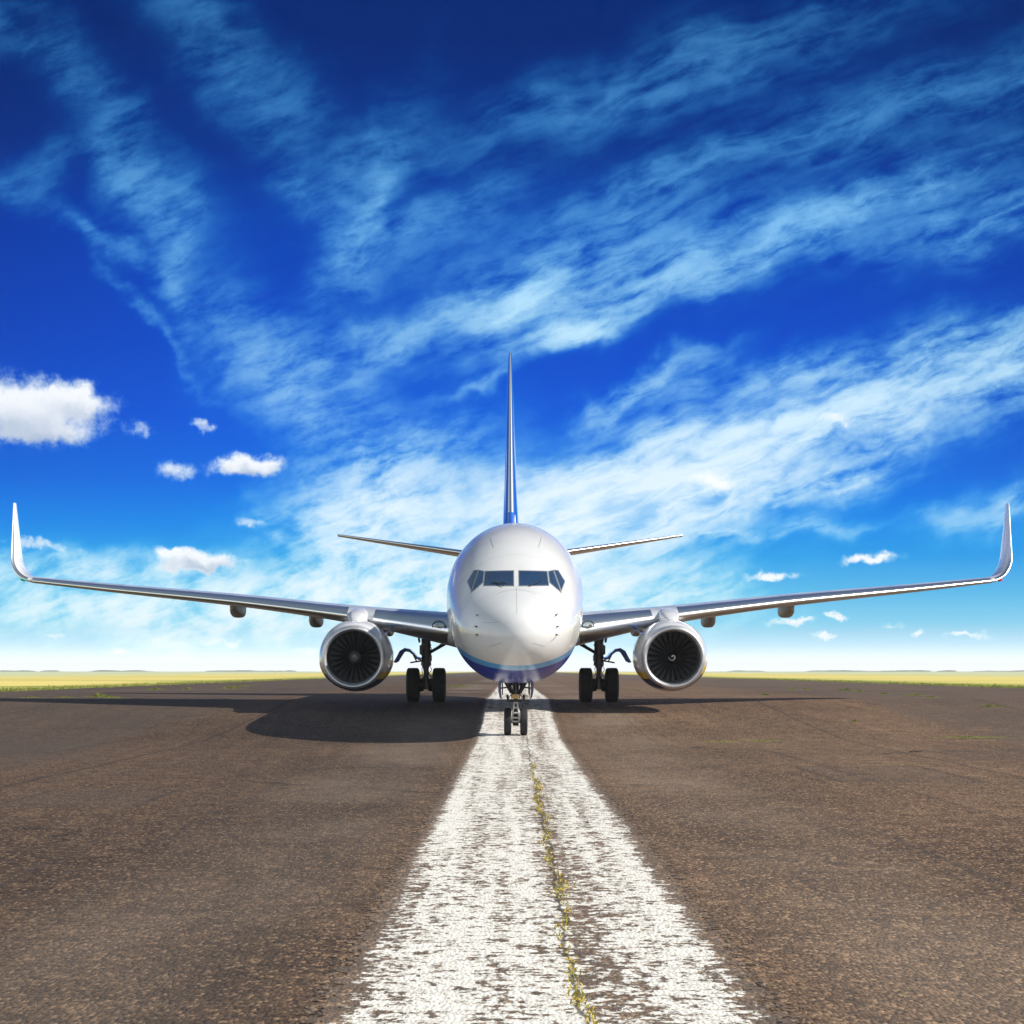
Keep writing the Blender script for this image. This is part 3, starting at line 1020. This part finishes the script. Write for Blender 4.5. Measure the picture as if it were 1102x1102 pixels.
def fin_sec(le_y, z, ch, tc_, **kw):
    pts = section((0, le_y, 0), ch, tc_, 0.0, 0.0, 0.0, **kw)
    return [(p_[2], p_[1], z) for p_ in pts]


fin_st = [(29.6, 5.30, 8.9, 0.076), (30.3, 5.9, 8.1, 0.080), (31.2, 6.7, 7.1, 0.084), (32.0, 7.5, 6.25, 0.085), (34.0, 9.6, 4.75, 0.080), (36.0, 11.7, 3.3, 0.078), (37.6, 13.35, 2.15, 0.075), (37.95, 13.62, 1.75, 0.060)]
mb = MB(); mb.loft([fin_sec(*a) for a in fin_st], True, True, True)
fin = part(mb, 'fin', M['fin'], sharp=60)
mb = MB(); mb.loft([fin_sec(*a, x0=0, x1=0.016, proud=0.003) for a in fin_st[2:]], False)
part(mb, 'leading_edge', M['metal'], fin, sharp=60)
mb = MB(); mb.loft([[(0.09 * math.cos(a) * s2, 27.0 + 5.0 * t_ - NG, 5.46 + t_ * 1.05 * (t_ ** .4) + 0.06 * math.sin(a) * s2) for a in np.linspace(0, 2 * PI, 16, endpoint=False)] for t_, s2 in ((0, .2), (.15, .7), (.4, 1), (.7, 1), (1, .8))], True, True, True)
part(mb, 'dorsal_fillet', M['white'], fin)
mb = MB()
mb.loft([[(0.035 * math.cos(a) * s2, 8.2 + s1 * .18 - NG + 0.30 * math.sin(a) * s2, 5.46 + s1 * .25) for a in np.linspace(0, 2 * PI, 16, endpoint=False)] for s1, s2 in ((0, 1), (.6, .85), (1, .55))], True, True, True)
part(mb, 'antenna', M['white'])

# ---- engines
EX, EZ, EY = 4.78, 1.66, 13.3 - NG


def nac_ring(r, y, n=72):
    out = []
    for k in range(n):
        a = 2 * PI * k / n
        x, z = r * math.sin(a), r * math.cos(a)
        f = min(1.0, max(0.0, (y + .05) / 0.4))
        if z < 0:
            z *= 1 - 0.045 * f
            x *= 1 + 0.025 * f * math.sin(PI * min(1, -z / max(r, .01)))
        out.append((x, y, z))
    return out


def curve_pts(prof, n):
    ts = np.linspace(0, 1, len(prof))
    fr_ = pchip(ts, [p_[0] for p_ in prof]); fy_ = pchip(ts, [p_[1] for p_ in prof])
    return [(fr_(t_), fy_(t_)) for t_ in np.linspace(0, 1, n)]


blade_mesh = None
for sgn in (-1, 1):
    mb = MB()
    prof = [(.962, .25), (1.06, .65), (1.115, 1.3), (1.11, 1.8), (1.05, 2.6), (.95, 3.3), (.86, 3.75), (.83, 3.75), (.80, 3.2)]
    mb.loft([nac_ring(r, y) for r, y in prof[:1] + curve_pts(prof[:7], 26)[1:] + prof[7:]], True)
    eng = part(mb, 'engine', cowl_material(sgn), sharp=50, loc=(sgn * EX, EY, EZ))
    mb = MB()
    lipc = []
    for k in range(25):
        a = PI * (k / 24)                         # rolled lip from the bore round to the outside
        rr = 0.865 - math.cos(a) * (0.075 if a < PI / 2 else 0.098)
        yy = (0.20 if a < PI / 2 else 0.25) * (1 - math.sin(a))
        lipc.append((rr, yy))
    mb.loft([nac_ring(r, y) for r, y in lipc], True)
    part(mb, 'intake_lip', M['lip'], eng)
    mb = MB()
    mb.loft([nac_ring(r, y) for r, y in [(.790, .20), (.775, .30), (.766, .45), (.765, .70), (.765, 1.05)]], True)
    part(mb, 'inlet_duct', M['duct'], eng)
    mb = MB()
    mb.loft([[(r * math.sin(a), y, r * math.cos(a)) for a in np.linspace(0, 2 * PI, 48, endpoint=False)] for r, y in ((.001, 1.04), (.77, 1.04))], True)
    part(mb, 'fan_back', M['black'], eng)
    # fan: 24 twisted blades
    if blade_mesh is None:
        mb = MB(); rings = []
        for k in range(9):
            t_ = k / 8
            r = 0.19 + t_ * (0.755 - 0.19)
            tw = R(18 + 44 * t_)                  # stagger grows to the tip
            ch = 0.16 + 0.06 * t_
            sweep = 0.03 * t_
            ring = []
            for (c, h) in ((-.5, 0), (-.25, .012), (.1, .014), (.5, 0), (.1, -.002), (-.25, -.004)):
                cx0 = c * ch
                ring.append((cx0 * math.sin(tw) + h * math.cos(tw), 0.80 + sweep + cx0 * math.cos(tw) - h * math.sin(tw), r))
            rings.append(ring)
        mb.loft(rings, True, True, True)
        b0 = part(mb, 'fan_blade', M['fan'], eng, sharp=40)
        blade_mesh = b0.data
        first = b0
    for k in range(24):
        if sgn < 0 and k == 0:
            continue
        b1 = bpy.data.objects.new('fan_blade', blade_mesh)
        COL.objects.link(b1)
        b1.parent = eng
        b1.rotation_euler = (0, 2 * PI * k / 24, 0)
    mb = MB()
    sp = [(.004, .46), (.05, .475), (.10, .53), (.15, .62), (.19, .72), (.20, .80), (.195, .95)]
    mb.loft([[(r * math.sin(a), y, r * math.cos(a)) for a in np.linspace(0, 2 * PI, 40, endpoint=False)] for r, y in sp], True, True)
    part(mb, 'spinner', M['black'] if sgn > 0 else M['spin_grey'], eng, sharp=60)
    fr_ = pchip([p_[0] for p_ in sp[:6]], [p_[1] for p_ in sp[:6]])
    L_, R_ = [], []
    for k in range(30):
        t_ = k / 29
        a = R(-60) + t_ * R(330)
        r = 0.03 + t_ * 0.085
        wd = 0.018 * math.sin(PI * (0.12 + 0.85 * t_)) + 0.004
        for lst, rr in ((L_, r - wd), (R_, r + wd)):
            rr = max(rr, 0.006)
            lst.append((rr * math.sin(a), fr_(rr) - 0.003, rr * math.cos(a)))
    mb = MB(); mb.add(L_ + R_, [(i, i + 1, 31 + i, 30 + i) for i in range(29)])
    part(mb, 'spiral_mark', M['mark_white'] if sgn > 0 else M['mark_grey'], eng)
    # core nozzle
    mb = MB(); mb.loft([nac_ring(r, y) for r, y in ((.62, 3.0), (.60, 3.8), (.50, 4.5), (.42, 4.7))], True, True, True)
    part(mb, 'exhaust_nozzle', M['dark'], eng)
    # inboard chine
    mb = MB()
    an = R(52)
    base = Vector((-sgn * math.sin(an), 0, math.cos(an)))
    pts = [base * 1.07 + Vector((0, .75, 0)), base * 1.10 + Vector((0, 1.9, 0)), base * 1.36 + Vector((0, 1.9, 0)), base * 1.34 + Vector((0, 1.45, 0))]
    nrm = Vector((math.cos(an), 0, sgn * math.sin(an))) * 0.018
    mb.add([p_ + nrm for p_ in pts] + [p_ - nrm for p_ in pts], [(0, 1, 2, 3), (7, 6, 5, 4), (0, 1, 5, 4), (1, 2, 6, 5), (2, 3, 7, 6), (3, 0, 4, 7)])
    part(mb, 'chine', M['blue'], eng, smooth=False)
    # pylon: fairing on top of the nacelle running back under and over the wing edge
    mb = MB(); rings = []
    for (y, zb, ztp, w_) in ((.75, 1.00, 1.10, .10), (1.2, 0.95, 1.235, .22), (1.8, .90, 1.36, .29), (2.4, .9, 1.43, .31), (3.0, .8, 1.46, .31), (3.8, .6, 1.40, .29), (5.0, .6, 1.2, .22), (6.4, .75, 1.0, .10)):
        ring = []
        for (fx_, fz_) in ((-1, 0), (-1, .6), (-.86, .86), (-.5, 1), (.5, 1), (.86, .86), (1, .6), (1, 0)):
            ring.append((fx_ * w_, y, zb + fz_ * (ztp - zb)))
        rings.append(ring)
    mb.loft(rings, True, True, True)
    part(mb, 'pylon', M['white'], eng, sharp=50)

# ---- landing gear
def tyre_prof(w, r, rim_r, grooves):
    h = w / 2
    p_ = [(-h * .72, rim_r), (-h * .97, rim_r + (r - rim_r) * .35), (-h, rim_r + (r - rim_r) * .58), (-h * .93, rim_r + (r - rim_r) * .80), (-h * .78, r * .978)]
    xs_ = np.linspace(-h * .60, h * .60, grooves * 4 + 1)
    for k, x in enumerate(xs_):
        crown = r - 0.016 * r * (x / h) ** 2
        p_.append((x, crown - (0.014 * r if k % 4 == 2 else 0.0)))
    p_ += [(-a, b_) for a, b_ in p_[4::-1]]
    return p_


def wheel(parent, c, w, r, rim_r, side):
    mb = MB(); mb.lathe_x(tyre_prof(w, r, rim_r, 4), c, 64)
    part(mb, 'tyre', M['rubber'], parent, sharp=35)
    mb = MB(); h = w / 2
    for s2 in (-1, 1):
        pr = [(s2 * h * .72, rim_r * 1.02), (s2 * h * .80, rim_r * .96), (s2 * h * .55, rim_r * .86), (s2 * h * .45, rim_r * .5), (s2 * h * .7, rim_r * .36), (s2 * h * .75, rim_r * .1), (s2 * h * .75, 0.002)]
        mb.lathe_x(pr, c, 40)
        for k in range(8):
            a = 2 * PI * k / 8
            cc = (c[0] + s2 * h * .46, c[1] + rim_r * .62 * math.cos(a), c[2] + rim_r * .62 * math.sin(a))
            mb.tube(cc, (cc[0] + s2 * .02, cc[1], cc[2]), 0.022, 0.018, 8)
    part(mb, 'rim', M['rim'], parent, sharp=35)


GX, GY = 2.84, 15.6
for sgn in (-1, 1):
    gx = sgn * GX
    mb = MB()
    mb.tube((gx, GY, 1.22), (gx, GY - .05, 2.55), 0.150, 0.155, 20)
    mb.tube((gx, GY, 0.62), (gx, GY, 1.24), 0.085, 0.085, 18)
    mb.tube((gx, GY, 1.20), (gx, GY, 1.34), 0.175, 0.165, 20)
    mb.tube((gx, GY, 0.42), (gx, GY, 0.74), 0.125, 0.115, 16)
    mb.tube((gx - .52, GY, 0.565), (gx + .52, GY, 0.565), 0.075, 0.075, 16)
    for k in (1.55, 1.85, 2.1):
        mb.tube((gx, GY, k), (gx, GY, k + .05), 0.172, 0.172, 18)
    mb.box((gx + sgn * .16, GY - .08, 1.72), (.10, .14, .30), bev=.01)
    mb.box((gx - sgn * .15, GY - .12, 1.45), (.09, .10, .20), bev=.01)
    gear = part(mb, 'main_landing_gear', M['strut'], sharp=40)
    for s2 in (-1, 1):
        wheel(gear, (gx + s2 * .43, GY, .565), .43, .565, .27, s2)
        mb = MB()
        mb.lathe_x([(s2 * .10, .06), (s2 * .10, .20), (s2 * .24, .235), (s2 * .30, .235)], (gx, GY, .565), 28)
        for k in range(9):
            a = 2 * PI * k / 9
            mb.tube((gx + s2 * .08, GY + .17 * math.cos(a), .565 + .17 * math.sin(a)), (gx + s2 * .20, GY + .17 * math.cos(a), .565 + .17 * math.sin(a)), .034, .034, 8)
        part(mb, 'brake', M['dark'], gear, sharp=35)
    mb = MB()
    mb.tube((gx - sgn * .10, GY, 1.62), (sgn * 1.55, GY - .05, 2.30), 0.052, 0.06, 12)
    mb.tube((gx - sgn * .12, GY + .1, 1.60), (gx - sgn * .5, GY + .1, 1.90), 0.03, 0.03, 10)
    part(mb, 'side_brace', M['dark'], gear)
    mb = MB()
    for s2 in (-1, 1):
        mb.tube((gx + s2 * .10, GY - .12, 1.24), (gx + s2 * .03, GY - .34, .95), .03, .026, 8)
        mb.tube((gx + s2 * .03, GY - .34, .95), (gx + s2 * .10, GY - .10, .68), .026, .03, 8)
    mb.tube((gx - .06, GY - .34, .95), (gx + .06, GY - .34, .95), .03, .03, 8)
    part(mb, 'torque_link', M['strut'], gear)
    mb = MB()
    for k, (ox, oy) in enumerate(((.09, -.15), (-.06, -.16), (.14, -.10), (-.12, -.12))):
        pts = [(gx + ox * (1 + .35 * math.sin(3.1 * j + k)), GY + oy - .03 * math.sin(2.3 * j + k * 2), 2.1 - j * .17) for j in range(8)] + [(gx + ox * 2.2, GY - .18, .78), (gx + ox * 1.6, GY - .2, .60)]
        part(MB().path(pts, .012, 6), 'hydraulic_line', M['strut'], gear)
    # curved outer gear door on its arm
    mb = MB(); rings = []
    cur = [(.16, 1.41), (.30, 1.455), (.42, 1.60), (.56, 1.71), (.70, 1.735), (.82, 1.66), (.93, 1.49), (1.03, 1.32)]
    th = 0.028
    outer, inner = [], []
    for i, (a, z) in enumerate(cur):
        p0 = cur[max(i - 1, 0)]; p1 = cur[min(i + 1, len(cur) - 1)]
        tx, tz = p1[0] - p0[0], p1[1] - p0[1]
        l_ = math.hypot(tx, tz); nx_, nz_ = -tz / l_, tx / l_
        k_ = th * (1.7 if i < 6 else 0.9)
        outer.append((a + nx_ * k_, z + nz_ * k_)); inner.append((a - nx_ * th, z - nz_ * th))
    for (y, sc_) in ((-.45, .9), (-.38, 1.0), (.40, 1.0), (.48, .9)):
        rings.append([(gx + sgn * (a - .16) * sc_ + sgn * .16, GY + y, 1.4 + (z - 1.4) * sc_) for a, z in outer + inner[::-1]])
    mb.loft(rings, True, True, True)
    part(mb, 'gear_door', M['blue'], gear, sharp=40)
    mb = MB()
    mb.tube((gx + sgn * .05, GY - .1, 1.38), (gx + sgn * .52, GY - .12, 1.30), .028, .024, 10)
    mb.tube((gx + sgn * .30, GY - .1, 1.33), (gx + sgn * .42, GY - .1, 1.56), .022, .022, 10)
    part(mb, 'door_arm', M['dark'], gear)
    # small inner flap beside the leg at the wing
    mb = MB(); mb.box((gx + sgn * .24, GY - .05, 2.13), (.05, .6, .34), ry=sgn * R(10), bev=.012)
    part(mb, 'door_flap', M['dark'], gear, sharp=40)

# nose gear
mb = MB()
mb.tube((0, 0.02, .98), (0, .12, 1.75), .085, .095, 18)
mb.tube((0, 0, .30), (0, .02, 1.0), .055, .055, 16)
mb.tube((0, 0.01, .92), (0, .02, 1.08), .115, .115, 18)
mb.tube((0, 0, .24), (0, 0, .50), .075, .065, 14)
mb.tube((-.24, 0, .345), (.24, 0, .345), .045, .045, 14)
mb.box((0, 0.0, .87), (.36, .20, .07), bev=.012)
for s2 in (-1, 1):
    mb.tube((s2 * .10, .0, 1.07), (s2 * .33, .05, 1.50), .050, .058, 12)
    mb.tube((s2 * .05, -.06, 1.02), (s2 * .30, -.55, 1.48), .030, .034, 10)
    mb.box((s2 * .16, -.06, 1.24), (.09, .10, .16), ry=s2 * R(25), bev=.01)
    mb.tube((s2 * .19, -.02, .84), (s2 * .21, -.02, 1.02), .03, .03, 10)
mb.box((0, .02, 1.36), (.46, .30, .22), bev=.03)
ng = part(mb, 'nose_landing_gear', M['dark'], sharp=40)
for s2 in (-1, 1):
    wheel(ng, (s2 * .205, 0, .345), .185, .345, .19, s2)
# pale torque link with three holes
mb = MB()
lk = [(.83, -.125, .032), (.70, -.165, .052), (.57, -.200, .074), (.45, -.165, .084), (.35, -.115, .086)]
for (z0, y0, w0), (z1, y1, w1) in zip(lk[:-1], lk[1:]):
    for s2 in (-1, 1):
        mb.tube((s2 * w0, y0, z0), (s2 * w1, y1, z1), .021, .021, 12)
for z, y, w_ in lk:
    mb.tube((-w_ - .02, y, z), (w_ + .02, y, z), .024, .024, 12)
part(mb, 'torque_link', M['link'], ng, sharp=40)
mb = MB(); mb.box((0, -.13, .985), (.20, .10, .115), bev=.02)
part(mb, 'taxi_light', M['gold'], ng, sharp=40)
for pts, r_ in (([(0, -.20, 1.06), (0, -.02, 1.62)], .022), ([(-.05, -.18, 1.1), (-.10, -.25, 1.5)], .012), ([(.05, -.18, 1.1), (.12, -.22, 1.5)], .012),
                ([(.10, -.12, 1.05), (.19, -.14, .95), (.17, -.12, .82), (.08, -.11, .74)], .012), ([(-.10, -.12, 1.05), (-.18, -.13, .94), (-.16, -.12, .80), (-.07, -.11, .66)], .010)):
    part(MB().path(pts, r_), 'hydraulic_line', M['strut'], ng)
for s2 in (-1, 1):
    mb = MB(); rings = []
    for (y, dn) in ((-.72, 0.03), (-.66, 0), (.55, 0), (.62, .05)):
        cur = [(.36, 1.56), (.425, 1.44), (.445, 1.30), (.44, 1.15), (.41, 1.0), (.365, .92)]
        o_ = [(s2 * a, y, z + dn * (1.56 - z)) for a, z in cur]
        i_ = [(s2 * (a - (.085, .085, .08, .07, .05, .015)[k]), y, z + dn * (1.56 - z)) for k, (a, z) in enumerate(cur)]
        rings.append(o_ + i_[::-1])
    mb.loft(rings, True, True, True)
    part(mb, 'gear_door', M['navy'], ng, sharp=40)
    mb = MB(); mb.tube((s2 * .10, .02, 1.22), (s2 * .40, .05, 1.18), .018, .018, 8)
    mb.box((s2 * .335, -.10, 1.24), (.03, 1.0, .40), bev=.008)
    part(mb, 'door_liner', M['dark'], ng, sharp=40)
# open wheel bay under the nose
mb = MB()
mb.box((0, -.20, 1.515), (.66, 1.5, .10), bev=.02)
mb.box((0, -.90, 1.525), (.44, .12, .06), bev=.01)
part(mb, 'wheel_bay', M['dark'], sharp=40)

# ------------------------------------------------------------------ vegetation and small things on the ground
def leaf_mat(name, c0, c1):
    m, nt, b = pmat(name, c0, 0.7, spec=0.25)
    q_ = G(nt)
    oi = q_.new('ShaderNodeNewGeometry')
    n = q_.noise(oi.outputs['Position'], scale=6.0, detail=3)
    q_.link(q_.mix(q_.sstep(n, 0.35, 0.65), c0, c1), b.inputs['Base Color'])
    return m


M['weed'] = leaf_mat('weed_leaves', (0.09, 0.13, 0.02), (0.24, 0.25, 0.045))
M['dry'] = leaf_mat('dry_weed', (0.28, 0.13, 0.06), (0.36, 0.22, 0.10))
M['moss'] = leaf_mat('moss', (0.26, 0.24, 0.03), (0.55, 0.40, 0.07))
M['blade'] = leaf_mat('grass_blades', (0.10, 0.15, 0.02), (0.34, 0.30, 0.07))
M['twig'] = pmat('twig_bark', (0.035, 0.026, 0.02), 0.8)[0]


def blades(mb, x, y, z, n, spread, h, w, lean=0.6, sy=1.0):
    for _ in range(n):
        a = random.uniform(0, 2 * PI); r = spread * math.sqrt(random.random())
        bx, by = x + r * math.cos(a), y + r * math.sin(a) * sy
        hh = h * random.uniform(.45, 1.0); ww = w * random.uniform(.6, 1.2)
        d_ = random.uniform(0, 2 * PI); l_ = hh * lean * random.uniform(.2, 1.2)
        ex, ey = bx + l_ * math.cos(d_), by + l_ * math.sin(d_)
        t_ = random.uniform(0, PI)
        ox, oy = ww * math.cos(t_), ww * math.sin(t_)
        mx, my = (bx * .6 + ex * .4), (by * .6 + ey * .4)
        mb.add([(bx - ox, by - oy, z), (bx + ox, by + oy, z), (mx + ox * .9, my + oy * .9, z + hh * .6), (mx - ox * .9, my - oy * .9, z + hh * .6), (ex, ey, z + hh)],
               [(0, 1, 2, 3), (3, 2, 4)])


# (x, distance, width, height, dry?, label)
weeds = [
    (4.96, 48.5, .55, .05, 0, 'flat weed patch right of the engine, left of a pair on the runway'),
    (6.0, 48.9, .60, .05, 0, 'flat weed patch right of the engine, right of a pair on the runway'),
    (10.0, 80.5, .45, .14, 0, 'small weed clump just beyond the thin shadow of the right wing'),
    (14.8, 108.0, .5, .16, 0, 'far weed clump nearest the right engine along the runway joint'),
    (15.2, 105.0, .5, .18, 0, 'dark round weed clump on the runway joint, far right half'),
    (16.4, 100.0, .8, .24, 0, 'tallest green weed clump on the right runway joint'),
    (16.0, 94.0, .55, .18, 0, 'green weed clump beside the tallest clump on the right joint'),
    (15.3, 84.0, .6, .14, 0, 'low weed clump beyond the tip of the right wing shadow'),
    (15.7, 79.5, .9, .15, 0, 'wide yellow-green weed patch on the right joint, near the wing shadow tip'),
    (15.2, 73.7, .7, .09, 0, 'flat weed streak on the right joint, nearer than the wide patch'),
    (15.2, 64.5, .75, .12, 0, 'weed patch at the far right edge of the photo'),
    (12.3, 53.3, .35, .26, 1, 'reddish dry weed stalks standing at the far right'),
    (11.4, 50.5, 1.3, .06, 0, 'long flat weed streak under the reddish dry stalks'),
    (9.6, 57.0, .20, .07, 0, 'tiny dark weed just nearer than the right wing shadow tip'),
    (-17.1, 72.4, .7, .10, 0, 'leftmost weed patch beyond the left wing shadow'),
    (-16.2, 73.6, .6, .10, 0, 'second weed patch from the left beyond the wing shadow'),
    (-15.2, 75.0, .9, .30, 0, 'tall straggly weed clump between the two thin left shadows'),
    (-14.1, 72.2, .8, .12, 0, 'low weed patch right of the tall straggly clump on the left'),
    (-18.1, 103.0, .7, .26, 0, 'left weed clump by the grass edge beyond the tail shadow'),
    (-16.8, 105.5, .5, .22, 0, 'middle weed clump beyond the thin tail shadow on the left'),
    (-15.3, 110.6, 1.2, .28, 0, 'wide weed patch left of the left engine, beyond the tail shadow'),
    (-17.0, 128.0, 1.2, .24, 0, 'faint farthest weed patch left of the left engine'),
    (-3.3, 125.0, 1.9, .22, 0, 'bright green weed patch seen between left main wheels and nose'),
    (6.0, 98.5, 1.2, .10, 0, 'thin weed streak seen under the right engine'),
]
for (x, d, w_, h, dry, lab) in weeds:
    mb = MB()
    w_ *= 0.8; h *= 0.6
    n = int(90 + 130 * w_) if not dry else 26
    # low disc in the leaf colour joining the blades into one clump
    nb = 28
    rim_ = [(w_ * 1.02 * math.cos(2 * PI * i / nb) * random.uniform(.92, 1.08), .45 * min(w_, .7) * math.sin(2 * PI * i / nb) * random.uniform(.85, 1.1), 0.001) for i in range(nb)]
    mb.add(rim_ + [(0, 0, 0.016)], [(i, (i + 1) % nb, nb) for i in range(nb)])
    for k in range(n):
        a = max(-.95, min(.95, random.gauss(0, .36))) * w_
        b_ = max(-.38, min(.38, random.gauss(0, .16))) * min(w_, .7)
        e = max(0.15, 1 - abs(a) / w_ * 1.3)
        blades(mb, a, b_, 0.0, 1, 0.02, h * e * 1.15, 0.012 if not dry else .006, 0.7 if not dry else .35)
    o = mb.build('weed', M['dry'] if dry else M['weed'], smooth=False, loc=(x, d, ground_z(d) + 0.02))
    tag(o, lab, 'weed', 'weeds growing in the runway joints')

# moss and weeds along the crack in the white line
mb = MB()
for k in range(1500):
    d = 8.5 + 29 * random.random() ** 1.25
    dens = 0.5 + 0.5 * math.sin(d * 1.9) * math.sin(d * .63 + 1)
    if random.random() > 0.35 + .65 * dens: continue
    xc = 0.355 + 0.035 * math.sin(d * .9) + 0.02 * math.sin(d * 2.7 + 1)
    sp = 0.022 * (0.4 + dens) * (1.0 if d < 30 else .6)
    blades(mb, xc + random.gauss(0, sp), d, ground_z(d) + 0.026, 1, 0.02, 0.022 + .014 * dens, 0.006, 1.0)
for (d, n) in ((29.2, 34), (27.0, 16), (23.6, 12), (31.5, 16)):
    for _ in range(n):
        blades(mb, 0.37 + random.gauss(0, .07), d + random.gauss(0, .22), 0.026, 1, .02, .045, .008, 1.0)
ms = mb.build('crack_moss', M['moss'], smooth=False)
tag(ms, 'yellow-green moss and weeds growing along the crack in the white line', 'moss', kind='stuff')

# ragged grass along both runway edges
mb = MB()
for k in range(9000):
    side = random.random() < .5
    d = 68 + 190 * random.random() ** 1.7
    off = abs(random.gauss(0, 1)) * 2.2 + random.uniform(-.35, .2) + 0.35 * math.sin(d * .31) + .2 * math.sin(d * .9)
    x = (RX0 - off) if side else (RX1 + off)
    blades(mb, x, d, ground_z(d) + (0.02 if RX0 < x < RX1 else 0.0), 2, .25, .10, .022, .5)
gr = mb.build('grass', M['blade'], smooth=False)
tag(gr, 'long yellow-green grass growing along both edges of the runway', 'grass', kind='stuff')

# far wood on the horizon
mb = MB()
for k in range(240):
    x = random.uniform(-900, 900)
    if abs(x) < 380 or (math.sin(x * .013) + math.sin(x * .031 + 2)) < -0.2: continue
    d = random.uniform(3100, 3500)
    h = random.uniform(0.8, 2.3); w_ = random.uniform(9, 26)
    rings = []
    for i in range(6):
        t_ = i / 5
        r = w_ * math.sqrt(max(0.02, 1 - (t_ * 1.02 - .02) ** 2)) * (0.9 if i == 0 else 1)
        rings.append([(x + r * math.cos(a) * random.uniform(.8, 1.2), d + r * .5 * math.sin(a) * random.uniform(.8, 1.2), .6 + h * t_ * random.uniform(.85, 1.1)) for a in np.linspace(0, 2 * PI, 12, endpoint=False)])
    mb.loft(rings, True, False, True)
M['wood'] = leaf_mat('far_wood', (0.08, 0.10, 0.06), (0.12, 0.13, 0.08))
wd = mb.build('far_wood', M['wood'], smooth=False)
tag(wd, 'hazy row of far trees on the horizon behind the fields', 'trees', kind='stuff')

# twig on the runway
mb = MB()
pts = [(-.42, 0, .03), (-.18, .05, .045), (.02, .0, .035), (.22, .04, .06), (.40, .10, .08)]
for i in range(4):
    mb.tube(pts[i], pts[i + 1], .024 - .004 * i, .020 - .004 * i, 8)
mb.tube((.02, .0, .035), (.18, -.12, .05), .012, .007, 8)
mb.tube((-.18, .05, .045), (-.26, .2, .06), .010, .006, 8)
mb.tube((-.10, .03, .04), (-.02, -.05, .0), .03, .02, 8)
tw = mb.build('twig', M['twig'], loc=(12.0 * 49 / 60, 60.0 * 49 / 60 - 3.0, ground_z(46.0) + 0.02))
tw.location = (8.45, 42.3, 0.022)
tw.scale = (0.42, 0.42, 0.42)
tag(tw, 'dark broken twig lying on the asphalt at right', 'twig')
